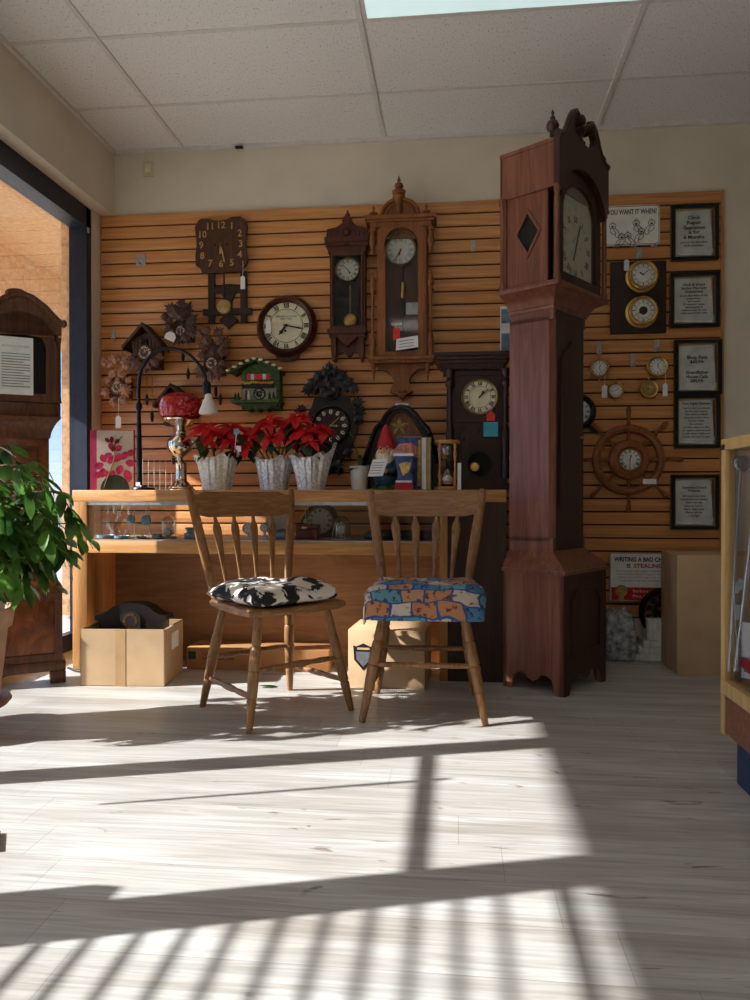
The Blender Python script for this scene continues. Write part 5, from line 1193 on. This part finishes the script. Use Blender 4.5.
# orchid plant in white pot
p, s = on(359.5, 3.95); K = thing('potted_orchid', 'green leafy orchid in a small white ceramic pot on the counter', 'potted plant', p)
G(s).lathe([(7.4, 0), (8, 1), (9.6, 22.5), (10, 24), (9.2, 24), (8.6, 20), (0, 20)], (0, 0, 0), 'z', 28).out('pot', 'potwhite', K)
g = G(s)
for (a, L, el, w, b) in ((170, 30, .5, 7, .5), (10, 20, .5, 9, .6), (40, 18, .9, 9, .5), (140, 20, .8, 8, .5), (250, 18, .5, 8, .6), (310, 20, .7, 8, .5), (200, 24, .9, 7, .6), (95, 24, 1.6, 6, .3)):
    a = radians(a); g.leaf((0, 0, 20), (cos(a), sin(a), el), (0, 0, 1), L, w, b, .15, 6)
g.out('leaves', 'foliage', K, closed=False, smooth=60)
G(s).tube([(0, 0, 20), (-2, 0, 36), (-5, 1, 50), (-10, 1, 58), (-16, 0, 58)], [.8, .7, .6, .5, .3], 6).out('flower_stem', 'stemgreen', K)
# gnome
p, s = on(386, 3.95); K = thing('garden_gnome', 'ceramic garden gnome in a red pointed hat with a white card, on the counter', 'gnome', p, radians(-12))
G(s).lathe([(14, 0), (14.5, 2), (12, 5), (8, 6)], (0, 0, 0), 'z', 20).out('grass_base', 'gnomegreen', K)
g = G(s); g.lathe([(9.5, 4), (12, 8), (12.6, 14), (11.5, 22), (9.4, 29), (7, 33), (4, 35)], (0, 0, 0), 'z', 24)
for sx in (-1, 1): g.tube([(sx*9, 0, 29), (sx*12.4, -3, 23), (sx*9.5, -9, 19.5), (sx*5, -11, 19)], [3.2, 3.4, 3, 2.4], 10)
for sx in (-1, 1): g.ell((sx*5, -8, 5), 3.6, 6, 3, 12, 8)
g.out('coat', 'gnomeblue', K)
g = G(s); g.lathe([(12.7, 13.5), (12.9, 15), (12.6, 16.5)], (0, 0, 0), 'z', 24); g.out('belt', 'ebony', K)
g = G(s)
for sx in (-1, 1): G(s).ell((sx*3.6, -12, 19), 2.2, 1.9, 2.2, 10, 8).out('hand', 'skin', K)
g = G(s); g.ell((0, -1, 38.5), 8, 7.6, 8, 20, 14); g.ell((0, -8.8, 38), 2.3, 2, 2, 10, 8)
for sx in (-1, 1): g.ell((sx*4.4, -7, 37), 2.2, 1.4, 1.8, 10, 8); g.ell((sx*8, -1, 38.5), 1.4, 1.6, 2.2, 10, 8)
g.out('head', 'skin', K)
g = G(s)
for sx in (-1, 1): G(s).ell((sx*3, -8.1, 41), .9, .6, 1, 8, 6).out('eye', 'ink', K)
g = G(s); g.ell((0, -5.2, 30), 8.2, 5.8, 8.5, 16, 12); g.ell((0, -8, 24), 5, 3.4, 6, 12, 8)
for sx in (-1, 1): g.ell((sx*7, -3, 34), 2.8, 4, 6, 10, 8); g.ell((sx*2.6, -9, 35.2), 2.8, 1.2, 1.2, 10, 6, mtx=None); g.ell((sx*3, -8, 43), 1.8, .8, .7, 8, 6)
g.out('beard', 'beard', K)
g = G(s); g.lathe([(9, 42), (9.4, 43.5), (8.8, 45), (7.4, 50), (5.8, 56), (3.8, 61), (1.6, 65), (0, 66.5)], (0, 0, 0), 'z', 22); g.out('hat', 'gnomered', K)
q, s2 = at(377.5, 468, 3.86); t = thing('price_card', 'white card leaning on the front of the garden gnome', 'card', q)
g = G(s2); g.prism([(-10, -8.5), (5.5, -8), (10.5, 9), (-4.5, 8.5)], 0, -.5); g.out('card_sheet', 'paper', t)
for i in range(5): g = G(s2); x = 2.4-1.5*i*.5; g.prism([(-4+.0-1.0*i, 5.5-2.6*i), (7-1.0*i, 5.8-2.6*i), (7-1.0*i, 5.2-2.6*i), (-4-1.0*i, 4.9-2.6*i)], -.5, -.6); g.out('print_line', 'bookgrey', t)
# bright picture book with a stocking-shaped toy in front, plain books, hourglass
p, s = on(409, 3.99); K = thing('picture_book', 'upright picture book with a blue and pink illustrated cover beside the gnome', 'book', p, radians(6))
G(s).box(-12.5, 12.5, -2, 2, 0, 53, .4).out('cover', 'bookblue', K); G(s).box(-12, 12.2, -1.5, 1.5, .5, 53.2).out('pages', 'paper', K)
g = G(s); g.prism([(-11, 34), (-4, 46), (2, 48), (9, 42), (9, 32), (0, 36)], -2.3, -2); g.out('cover_art', 'bookpink', K)
g = G(s); g.prism([(8, 4), (11.5, 4), (11.5, 50), (9, 50)], -2.3, -2); g.out('cover_art', 'bookyellow', K)
p, s = on(404, 3.88); K = thing('toy_figure', 'small standing painted figure in blue and yellow with a red base, before the picture book', 'figurine', p)
g = G(s); g.prism([(-8, 6), (8, 6), (9, 14), (6, 18), (9, 26), (8, 35), (-10, 36), (-8, 26), (-6, 16)], -2, 2); g.out('body', 'bookblue', K)
g = G(s); g.prism([(-1, 14), (5, 18), (7, 27), (2, 28), (-5, 26), (-3, 20)], -2.5, -2); g.out('yellow_patch', 'bookyellow', K)
g = G(s); g.prism([(-11, 36), (-10, 40), (-4, 46), (4, 47), (9, 42), (9, 35)], -2.6, 2); g.out('cap', 'bookpink', K)
g = G(s); g.box(-9, 9, -4, 4, 0, 3, .5); g.prism([(-9, 3), (9, 3), (8, 8), (-8, 8)], -3, 3); g.out('base', 'gnomered', K)
g = G(s); g.box(-10.5, 9.5, -2.8, 2, 34, 36.5); g.box(-8, 8, -3.2, 0, 7.5, 9.5); g.out('white_band', 'paper', K)
for (px, w, m_, l, Y) in ((424.5, 5.2, 'booktan', 'upright book with tan cover, left of the two plain books by the hourglass', 3.97), (429.3, 4.0, 'bookgrey', 'upright thin grey-green book, right of the two plain books by the hourglass', 3.97)):
    p, s = on(px, Y); K = thing('book', l, 'book', p); g = G(s); g.box(-w/2, -w/2+.6, -16, 14, 0, 52); g.box(w/2-.6, w/2, -16, 14, 0, 52); g.box(-w/2, w/2, 13.4, 14, 0, 52); g.out('cover', m_, K); G(s).box(-w/2+.6, w/2-.6, -15.4, 13.4, .5, 51.4).out('pages', 'parch' if px < 428 else 'booktan', K)
p, s = on(447.5, 3.95); K = thing('hourglass', 'wooden hourglass with glass bulbs near the right end of the counter', 'hourglass', p)
for z in (0, 46): G(s).lathe([(13, z), (13.4, z+1), (13.4, z+2.6), (12.4, z+3.6), (5, z+3.8)], (0, 0, 0), 'z', 28).out('end_plate', 'oak', K)
for k in range(4):
    a = pi/4+pi/2*k; x, y = 10.6*cos(a), 10.6*sin(a); G(s).lathe([(1.4, 3.5), (1.8, 6), (1, 9), (1.9, 14), (.9, 22), (1.2, 25), (.9, 28), (1.9, 36), (1, 41), (1.8, 44), (1.4, 46.5)], (x, y, 0), 'z', 10).out('post', 'oakv', K)
G(s).lathe([(2, 4), (7.5, 6), (8.8, 11), (7.6, 17), (3.4, 22), (1.1, 25), (3.4, 28), (7.6, 33), (8.8, 39), (7.5, 44), (2, 46)], (0, 0, 0), 'z', 24).out('glass_bulbs', 'domeglass', K)
G(s).lathe([(6.4, 6), (7.6, 9), (6, 12), (1, 15), (0, 15.2)], (0, 0, 0), 'z', 18).out('sand', 'sand', K)
p, s = on(459.5, 3.87); t = thing('white_card', 'narrow white card standing against the hourglass', 'card', p); G(s).box(-2, 1.6, -1, -.4, 0, 27).out('card_sheet', 'paper', t)
p, s = on(160, 4.22); t = thing('wire_rack', 'thin wire rack standing behind the oil lamp', 'rack', p)
for i in range(7): G(s).tube([(-18+6*i, 0, 0), (-18+6*i, 0, 34)], .25, 5).out('upright_wire', 'zinc', t)
for z in (8, 20, 33): G(s).tube([(-18, 0, z), (18, 0, z)], .25, 5).out('cross_wire', 'zinc', t)
# ------------------------------------------------------------------ trinkets in the counter's glass case
SH = .684
def tr(name, label, cat, px, Y=3.95, group=None): p, s = on(px, Y, SH); return thing(name, label, cat, p, 0, group), s
def watchstand(px, h, r, label, mat='slateblue', curl=True):
    K, s = tr('pocket_watch_stand', label, 'watch stand', px)
    G(s).lathe([(4.5, 0), (4.5, .8), (1.2, 1.6)], (0, 0, 0), 'z', 16).out('stand_base', 'slateblue', K)
    G(s).tube([(1, 1, 1), (1, 1, h), (0, 0, h+1.5), (-1, -1.5, h+1), (-1, -2, h-1)], .45, 6).out('stand_rod', 'zinc', K)
    z = max(r+1, h*.55)
    G(s).lathe([(0, -1.2), (r*.9, -1.2), (r, -.6), (r, .6), (0, 1)], (-1, -2.5, z), 'y', 20).out('watch', mat, K)
    G(s).tube([(-1, -2, h-1), (-1, -2.2, z+r)], .35, 5).out('watch_chain', 'zinc', K)
watchstand(133, 34, 4.2, 'metal rod stand with a hanging pocket watch, at the left of the glass case')
watchstand(148, 33, 5.2, 'metal rod stand with a large hanging pocket watch, left of the glass dome clock')
def dome(px, w, h, label, wire=False):
    K, s = tr('dome_clock', label, 'clock', px)
    G(s).lathe([(w, 0), (w, 1.2), (w*.85, 2)], (0, 0, 0), 'z', 28).out('dome_base', 'zinc', K)
    pr = [(w*.82, 2), (w*.82, h-w*.8)]+[(w*.82*cos(radians(a)), h-w*.8+w*.82*sin(radians(a))) for a in range(15, 91, 15)]
    G(s).lathe(pr, (0, 0, 0), 'z', 28).out('dome_glass', 'domeglass', K)
    r = w*.5; G(s).lathe([(0, -2), (r*.9, -2), (r, -1.2), (r, 1), (0, 1)], (0, -1, h*.42 if wire else r+2), 'y', 24).out('clock_body', 'brassdull' if wire else 'slateblue', K)
    G(s).lathe([(0, -2.4), (r*.75, -2.4), (r*.75, -2)], (0, -1, h*.42 if wire else r+2), 'y', 24).out('dial', 'white', K)
    if wire:
        g = G(s)
        for k in range(6): a = pi*k/6; g.tube([(w*.86*cos(a)*cos(t), w*.86*sin(a)*cos(t), 2+(h-3)*sin(t)) for t in [i*pi/14 for i in range(15)]], .35, 5)
        g.out('wire_cage', 'brassdull', K); G(s).tube([(0, 0, 2), (0, 0, h*.3)], .8, 6).out('pillar', 'brassdull', K)
dome(168.5, 8, 22, 'small round clock under a clear glass dome in the counter case')
K, s = tr('box', 'small blue-grey stepped box in the counter case, behind the left chair post', 'box', 194.5); G(s).box(-8.5, 8.5, -6, 6, 0, 5.5, .4).out('box_body', 'slateblue', K); G(s).box(-6.5, 7, -5, 5, 5.5, 9, .4).out('box_lid', 'slateblue', K); G(s).box(-8, 4, -5, 4, 9, 11, .3).out('box_tray', 'slateblue', K)
for (px, w, h, l) in ((106, 9, 3.6, 'low blue-grey tray of small parts, leftmost in the glass case'), (122, 8, 3, 'low blue-grey dish of small parts beside the leftmost tray'), (157, 5, 5, 'squat blue-grey ornament left of the glass dome clock'), (141, 5, 2.8, 'flat blue-grey dish between the two rod stands')):
    K, s = tr('parts_tray', l, 'tray', px, 3.9); g = G(s); g.lathe([(w*.7, 0), (w, 1), (w, h), (w*.9, h), (w*.8, 1.2), (0, 1.2)], (0, 0, 0), 'z', 22); g.out('tray_body', 'slateblue', K)
    for i in range(5): G(s).lathe([(1.3, 0), (1.3, 1)], (random.uniform(-.5, .5)*w, random.uniform(-.4, .4)*w, 1.2+i*.4), 'z', 10).out('watch_part', 'zinc', K)
K, s = tr('bag', 'clear crinkled plastic bag at the left end of the glass case', 'bag', 116, 4.12)
g = G(s); rn = random.Random(4); rows = [[g.v((-14+28*i/9+rn.uniform(-1, 1), rn.uniform(-2.5, 2.5), 2+33*j/8+rn.uniform(-1, 1))) for i in range(10)] for j in range(9)]
for a, b in zip(rows, rows[1:]):
    for i in range(9): g.f([a[i], a[i+1], b[i+1], b[i]])
g.out('bag_film', 'domeglass', K, closed=False)
def desk(px, r, label, z=None, Y=3.98):
    K, s = tr('desk_clock', label, 'clock', px, Y); z = z or r+2.4
    G(s).lathe([(r*.7, 0), (r*.7, 1.2), (1.5, 2.2), (1.2, z-r+.6)], (0, 0, 0), 'z', 18).out('clock_foot', 'zinc', K)
    G(s).lathe([(r, 2), (r*1.05, 0), (r, -2), (r*.85, -2.4), (r*.85, -1.6)], (0, 0, z), 'y', 26, None, False).out('clock_rim', 'slateblue', K)
    dial(K, s, 0, z, -.6, r*.84, 'white', 'ticks', 'ink', (10, 10), None, deep=.8)
desk(248.5, 5.8, 'round chrome desk clock seen between the spindles of the left chair', 10)
desk(264.5, 4.4, 'small round desk clock, right one between the spindles of the left chair', 11)
K, s = tr('leaning_dial', 'loose clock dial leaning in the case just left of the burgundy box', 'clock part', 278, 4.1); G(s).lathe([(0, 0), (13, -.4), (13.4, .4), (0, .6)], (0, 0, 13), 'y', 30, Matrix.Rotation(radians(-15), 4, 'X')).out('dial_plate', 'white', K)
K, s = tr('cloth_bundle', 'dark rounded grey pouch in the case left of the burgundy box', 'pouch', 283, 3.93); g = G(s); g.lathe([(9, 0), (10.5, 3), (9.5, 7), (6, 9.5), (0, 10.5)], (0, 0, 0), 'z', 18); g.out('pouch_body', 'slateblue', K)
K, s = tr('jewel_box', 'burgundy box with gold emblem in the counter glass case', 'box', 308, 3.92)
G(s).box(-10.8, 10.8, -7, 7, 0, 10, .5).out('box_body', 'burgundy', K); G(s).box(-11.2, 11.2, -7.4, 7.4, 10, 15, .6).out('box_lid', 'burgundy', K); g = G(s); g.prism([(-6, 11.5), (-4, 13.5), (0, 12.5), (2, 13), (-1, 11.2)], -7.6, -7.4); g.out('gold_emblem', 'brass', K)
K, s = tr('tambour_clock', 'arched wooden clock with white dial in the case beside the burgundy box', 'clock', 322, 4.14)
ou = [(-22, 0), (-20, 18), (-12, 30), (0, 35), (12, 29), (18, 16), (24, 4), (24, 0)]
G(s).prism(ou, -5, 5).out('case', 'walnutred', K); G(s).lathe([(0, -5.6), (11.5, -5.6), (12, -5)], (-1, 0, 17), 'y', 30).out('dial', 'white', K); G(s).lathe([(12, -5), (12.4, -6.4), (13.6, -6), (13.6, -5)], (-1, 0, 17), 'y', 30, None, False).out('bezel', 'brassdull', K); g = G(s); roman(g, -1, 17, -5.7, 11, 2.6, .5); g.out('numerals', 'ink', K)
watchstand(307, 33, 2.2, 'thin rod stand with a tiny pendant behind the burgundy box', 'zinc')
dome(341.5, 10.6, 23.5, 'anniversary clock under a wire-caged glass dome, right in the counter case', True)
K, s = tr('instrument_case', 'long low black box behind the spindles of the right chair, in the counter case', 'box', 405, 3.98)
G(s).box(-40, 38, -8, 8, 0, 6.5, .5).out('box_body', 'ebony', K); g = G(s); g.prism([(-38, 6.5), (36, 6.5), (34, 9.5), (-34, 9.5)], -7, 7); g.out('box_lid', 'ebony', K)
# ------------------------------------------------------------------ floor things on the right
K, s = wallthing('warning_sign', 'white and red sign about bad checks leaning at the bottom of the slatted wall', 'sign', 645, 577.5, Y=4.43)
G(s).box(-33.5, 33.5, -1.5, 0, -24.5, 24.5).out('sign_plate', 'paper', K); g = G(s); g.rframe(-33.5, 33.5, -24.5, 24.5, .9, -2.2, 0); g.out('sign_edge', 'alu', K)
G(s).box(-32, 32, -1.8, -1.5, -23.5, -10.5).out('red_band', 'inkred', K)
text('WRITING A BAD CHECK', 6.2*s, 'ink', K, (-29*s, -1.8*s, 17.5*s), width=57*s, bold=.03, align='LEFT')
text('IS', 5.6*s, 'ink', K, (-15*s, -1.8*s, 11*s), bold=.03); text('STEALING!', 5.6*s, 'inkred', K, (5*s, -1.8*s, 11*s), width=30*s, bold=.03)
for i, l in enumerate(('This business participates with the County', 'Attorney Bad Check Program. Your check', 'will be sent to the program for collection', 'and you may be prosecuted.')): text(l, 2.6*s, 'bookgrey', K, (0, -1.8*s, (6-3.2*i)*s), width=(56-3*i)*s)
text('Barbara LaWall', 4*s, 'white', K, (-11*s, -2*s, -14.3*s), align='LEFT', width=30*s); text('Pima County Attorney', 4*s, 'white', K, (-11*s, -2*s, -19.3*s), align='LEFT', width=42*s)
g = G(s); g.lathe([(6, -2.4), (6, -1.8)], (-22, 0, -14), 'y', 24); g.prism([(-24, -19), (-20, -19), (-19, -25), (-22, -23), (-25, -25)], -2.3, -1.8); g.out('gold_seal', 'brassdull', K)
p, s = at(619.5, 650, 4.28); K = thing('plastic_bundle', 'crinkled plastic-wrapped bundle on the floor behind the tall longcase clock', 'bundle', (p.x, 4.32, 0))
g = pad(.17, .20, .27, 0, 5, 18, 0, .08, 6); o = g.out('wrapped_body', 'plastic', K, smooth=80)
K = thing('tower_clock_face', 'large round black and gold clock face standing behind the tall carton', 'clock', (at(664, 610, 4.36)[0].x, 4.37, at(664, 612, 4.36)[0].z)); s = .0058
dial(K, s, 0, 0, -3, 19, 'darkvoid', 'roman', 'brass', (10, 10), 'brass', .08, 'brass', deep=2); G(s).lathe([(20, 0), (23.5, -2), (24.5, -5), (22.5, -7), (20.5, -5)], (0, 0, 0), 'y', 40, None, False).out('outer_ring', 'ebony', K)
def foam(px, z, w, label, h=.034, Y=4.33):
    p, s = at(px, 650, Y); K = thing('foam_block', label, 'foam block', (p.x, Y, z), 0, 'white foam blocks by the carton')
    g = G(); n = int(w/.028)
    for i in range(n): g.box(-w/2+w*i/n+.001, -w/2+w*(i+1)/n-.001, -.045, .10, 0, h, .004)
    g.box(-w/2, w/2, -.04, .095, .002, h-.006); g.out('block_body', 'foam', K)
foam(648, 0, .17, 'lowest white foam block of the stack beside the tall carton', .038); foam(650, .039, .14, 'second white foam block up from the floor beside the tall carton', .036); foam(652, .076, .11, 'third white foam block up beside the tall carton', .036); foam(654, .113, .085, 'topmost white foam block of the stack beside the tall carton', .12)
# ------------------------------------------------------------------ glass display case on the right
CX = .862
dc = thing('display_case', 'tall pale oak glass display case at the right edge', 'display case', (CX, 1.75, 0))
Y1, Y0, W2 = .80, -.62, .55
for ax in (0, W2-.034):
    for ay in (Y1-.034, Y0): G().box(ax, ax+.034, ay, ay+.034, .145, 1.085, .002).out('corner_post', 'caseoak', dc)
g = G(); g.frame([(0, 0)]*0 or [(.03, Y0+.03), (W2-.03, Y0+.03), (W2-.03, Y1-.03), (.03, Y1-.03)], [(0, Y0), (W2, Y0), (W2, Y1), (0, Y1)], -1.10, -1.065)
for v in g.bm.verts: v.co = Vector((v.co.x, v.co.z, -v.co.y))
g.out('top_frame', 'caseoak', dc)
G().box(.004, W2-.004, Y0+.004, Y1-.004, 1.067, 1.072).out('top_glass', 'caseglass', dc)
G().box(.012, .016, Y0+.03, Y1-.03, .30, 1.07).out('side_glass', 'caseglass', dc); G().box(.03, W2-.03, Y1-.02, Y1-.016, .30, 1.07).out('end_glass', 'caseglass', dc)
G().box(W2-.016, W2-.012, Y0+.03, Y1-.03, .30, 1.07).out('side_glass', 'caseglass', dc)
G().box(-.004, W2+.004, Y0, Y1-.01, .28, .325, .002).out('case_deck', 'caseoak', dc)
G().box(.004, W2-.004, Y0, Y1-.02, .155, .28).out('case_body', 'casebase', dc)
G().box(.035, W2-.035, Y0+.05, Y1-.05, 0, .155).out('kick_base', 'blue', dc, 'blue recessed base')
p_ = Vector((CX, 1.75, 0))
g = G(); rn = random.Random(9); n = 16; rows = [[g.v((.022+.30*i/n, -.3+1.055*j/24, .355+.03*sin(1.3*i+.7*j)**2+.035*abs(sin(j*.9+i*.35))*(.4+.6*(i < 7)))) for i in range(n+1)] for j in range(25)]
for a, b in zip(rows, rows[1:]):
    for i in range(n): g.f([a[i], a[i+1], b[i+1], b[i]])
tag(g.out('satin_cloth', 'redcloth', None, smooth=70, closed=False, loc=p_), 'crumpled red satin cloth on the floor of the glass display case', 'cloth')
def rel(px, py, Y):
    q, s = at(px, py, Y); return q
a, b = rel(729, 661, 2.44), rel(755, 492, 2.30); g = G()
d0 = Vector((.890, 2.495, .36)); d1 = Vector((.942, 2.44, 1.03))
tag(G().tube([d0, d1], [.0085, .0075], 12).out('metal_rod', 'steel', None), 'shiny silver metal rod leaning inside the glass display case', 'rod')
t = thing('price_placard', 'white placard with printed lettering standing inside the glass display case', 'placard', (.957, 2.39, .345), radians(-58))
G().box(-.10, .10, -.006, 0, 0, .175).out('placard_sheet', 'paper', t); text('"Nautical"', .032, 'ink', t, (-.0, -.0065, .12), width=.14); text('now', .024, 'ink', t, (-.02, -.0065, .075)); G().box(-.09, .09, -.0066, -.006, .02, .045).out('blue_strip', 'blue', t)
t = thing('pendulum', 'silver pendulum with round disc hanging inside the glass display case', 'pendulum', (.885, 2.485, .36))
G().lathe([(0, -.008), (.022, -.006), (.026, 0), (.022, .006), (0, .008)], (.02, 0, .66), 'y', 24).out('pendulum_disc', 'alu', t); G().tube([(.015, 0, .64), (-.02, 0, 0)], .004, 8).out('pendulum_rod', 'alu', t)
for (x, z, l, r) in ((.895, .63, 'small pale tag hanging in the glass display case, upper one', 40), (.897, .545, 'pale square card in the glass display case, lower one', 0)):
    t = thing('hanging_card', l, 'card', (x, 2.49, z), radians(-50)); R_ = Matrix.Rotation(radians(r), 4, 'Y'); g = G(); g.box(-.013, .013, -.001, 0, -.022, .026, mtx=R_); g.out('card_sheet', 'parch', t)
# ------------------------------------------------------------------ plant by the window
pc = Vector((-1.94, 2.71, 0))
K = thing('potted_plant', 'large leafy green plant in a pale terracotta pot by the window', 'potted plant', pc)
G().lathe([(.165, .125), (.17, .13), (.20, .40), (.215, .405), (.226, .48), (.21, .48), (.195, .44), (0, .44)], (0, 0, 0), 'z', 40).out('pot', 'terracotta', K)
g = G(); rn = random.Random(21); gst = G()
g.keep = lambda q: -.34 < q.y-.3*q.x < .33 and q.x < .54 and q.z > .30+1.0*(q.x-.13)
for st in range(12):
    a0 = rn.uniform(0, 6.28); top = Vector((cos(a0)*rn.uniform(.02, .16), sin(a0)*rn.uniform(.02, .16), rn.uniform(.72, 1.04)))
    gst.tube([(cos(a0)*.05, sin(a0)*.05, .43), Vector((cos(a0)*.06, sin(a0)*.06, .6)), top], [.009, .008, .005], 7)
    for br in range(9):
        h = .4+.6*br/8; base = Vector((cos(a0)*.05, sin(a0)*.05, .43)).lerp(top, h)
        a = rn.uniform(0, 6.28)
        if rn.random() < .35: a = rn.uniform(-.7, .5)
        out = Vector((cos(a), sin(a), 0)); L = rn.uniform(.18, .42)
        end = base+out*L+Vector((0, 0, rn.uniform(-.02, .12)+.1*h)); mid = base.lerp(end, .5)+Vector((0, 0, .07))
        tipd = end+out*.05+Vector((0, 0, -.10))
        if not g.keep(tipd): continue
        gst.tube([base, mid, end, tipd], [.004, .003, .0025, .0015], 5)
        pts = [base.lerp(mid, .6), mid, mid.lerp(end, .5), end, end.lerp(tipd, .6), tipd]
        for i, q in enumerate(pts):
            for sg in (-1, 1):
                if rn.random() < .22: continue
                side = Vector((-out.y, out.x, 0))*sg; d = out*rn.uniform(.3, .8)+side*rn.uniform(.4, 1.0)+Vector((0, 0, rn.uniform(-.95, -.05)))
                g.leaf(q, d, Vector((rn.uniform(-.3, .3), rn.uniform(-.3, .3), 1)), rn.uniform(.065, .12), rn.uniform(.030, .048), rn.uniform(.1, .5), .16, 5)
        g.leaf(tipd, out*.4+Vector((0, 0, -.8)), (0, 0, 1), .10, .04, .2, .14, 5)
for k in range(22):   # drooping sprays on the room side
    a = rn.uniform(-.6, .9); out = Vector((cos(a), sin(a)*.6, 0)); base = Vector((.05, 0, rn.uniform(.5, .75))); end = base+out*rn.uniform(.28, .5)+Vector((0, 0, rn.uniform(-.12, .12))); tip = end+out*.06+Vector((0, 0, -.14))
    if not g.keep(tip): continue
    gst.tube([base, base.lerp(end, .5)+Vector((0, 0, .05)), end, tip], [.004, .003, .002, .0015], 5)
    for i in range(7):
        q = base.lerp(end, .4+.6*i/6) if i < 5 else end.lerp(tip, (i-4)/2)
        for sg in (-1, 1):
            d = out*rn.uniform(.2, .7)+Vector((-out.y, out.x, 0))*sg*rn.uniform(.3, .8)+Vector((0, 0, -rn.uniform(.2, 1.0))); g.leaf(q, d, (0, 0, 1), rn.uniform(.065, .105), rn.uniform(.032, .046), .25, .14, 5)
g.out('foliage', 'foliage', K, closed=False, smooth=60); gst.out('branches', 'stem', K)
G().lathe([(.17, .09), (.20, .10), (.213, .115), (.208, .125), (.198, .122), (.18, .112), (.12, .11), (0, .11)], (0, 0, 0), 'z', 44).out('saucer', 'saucer', K)
g = G()
for k in range(4): a = pi/4+k*pi/2; g.lathe([(.02, 0), (.026, .03), (.02, .06), (.026, .095)], (.12*cos(a), .12*sin(a), 0), 'z', 12)
g.out('stand_feet', 'leftdark', K)
# mat corner and cord
q = at(10, 854, 2)[0]
t_ = .92*750/(854-495); r_ = ray(9)
tag(G().prismz([(-.5, -.06), (0, 0), (-.06, .10), (-.5, .05)], 0, .008).out('floor_mat', 'mat', None, loc=(t_*r_[0]-.03, t_*r_[1], 0)), 'corner of a brown door mat at the left edge of the floor', 'mat')
tag(G().tube([(-2.02, 3.74, .012), (-1.97, 3.70, .012), (-1.92, 3.68, .014), (-1.87, 3.70, .012), (-1.84, 3.72, .05), (-1.84, 3.705, .12)], .006, 8).out('electric_cable', 'blackmetal', None), 'black power cord on the floor at the left foot of the counter', 'cord')
lf = G(); lf.leaf((0, 0, .004), (1, .2, 0), (0, 0, 1), .09, .035, .05, .1, 5); tag(lf.out('fallen_leaf', 'foliage', None, closed=False, loc=(-.93, 3.50, .003)), 'fallen green leaf on the floor behind the left chair', 'leaf')
# ------------------------------------------------------------------ light
SKY_S = 2.3
el = radians(27)
sd = Vector((.957*cos(el), .288*cos(el), -sin(el)))
sl = bpy.data.lights.new('sun', 'SUN'); sl.energy = SUN_E = 12.6; sl.angle = radians(.53); sl.color = (1.0, .975, .945)
so = bpy.data.objects.new('sun', sl); COL.objects.link(so); so.rotation_euler = sd.to_track_quat('-Z', 'Y').to_euler(); so.location = (-8, -2, 6)
w = bpy.data.worlds.new('sky'); SC.world = w; w.use_nodes = True; nt = w.node_tree
tc = nt.nodes.new('ShaderNodeTexCoord'); sx = nt.nodes.new('ShaderNodeSeparateXYZ'); nt.links.new(tc.outputs['Generated'], sx.inputs[0])
cl = nt.nodes.new('ShaderNodeTexNoise'); cl.inputs['Scale'].default_value = 3.5; cl.inputs['Detail'].default_value = 5; nt.links.new(tc.outputs['Generated'], cl.inputs['Vector'])
rp = nt.nodes.new('ShaderNodeValToRGB'); e = rp.color_ramp.elements
for p_, c_ in ((0.0, (.62, .60, .56)), (.02, (.62, .78, 1.0)), (.12, (.26, .52, .98)), (.24, (.42, .68, 1.1)), (.42, (1.0, 1.2, 1.4)), (1.0, (1.0, 1.2, 1.5))):
    x = e.new(p_); x.color = (*c_, 1)
e.remove(e[0]); e.remove(e[-1]) if e[-1].color[0] > 1.01 or len(e) > 6 else None
nt.links.new(sx.outputs['Z'], rp.inputs['Fac'])
nt.links.new(rp.outputs[0], nt.nodes['Background'].inputs[0]); nt.nodes['Background'].inputs[1].default_value = SKY_S
pl = bpy.data.lights.new('window_portal', 'AREA'); pl.shape = 'RECTANGLE'; pl.size = 5.9; pl.size_y = 2.45; pl.cycles.is_portal = True
po = bpy.data.objects.new('window_portal', pl); COL.objects.link(po); po.location = (-2.33, 1.35, 1.33); po.rotation_euler = Vector((1, 0, 0)).to_track_quat('-Z', 'Y').to_euler(); pl.size, pl.size_y = 5.9, 2.45
po.rotation_euler = Matrix(((0, 0, -1), (1, 0, 0), (0, -1, 0))).to_euler() if False else po.rotation_euler
# unseen area lamps added behind the camera as fill light
def lamp(x, y, e, sx=1.1, sy=.5):
    L = bpy.data.lights.new('fill_lamp', 'AREA'); L.shape = 'RECTANGLE'; L.size = sx; L.size_y = sy; L.energy = e; L.color = (1, .96, .9)
    o = bpy.data.objects.new('fill_lamp', L); COL.objects.link(o); o.location = (x, y, 3.02)
lamp(-.2, -.6, 8); lamp(-.2, -2.4, 8)
# ------------------------------------------------------------------ camera
cam = bpy.data.cameras.new('camera'); co = bpy.data.objects.new('camera', cam); COL.objects.link(co)
cam.sensor_fit = 'HORIZONTAL'; cam.sensor_width = 36; cam.lens = 36*F/750
co.location = (0, 0, CAMZ); co.rotation_euler = (radians(90-.38), 0, PHI); SC.camera = co
cam.clip_end = 500
SC.view_settings.view_transform = 'Standard'; SC.view_settings.look = 'None'; SC.view_settings.exposure = .06
SC.cycles.max_bounces = 8; SC.cycles.transparent_max_bounces = 16; SC.cycles.diffuse_bounces = 5
SC.cycles.caustics_reflective = False; SC.cycles.caustics_refractive = False; SC.cycles.sample_clamp_indirect = 6
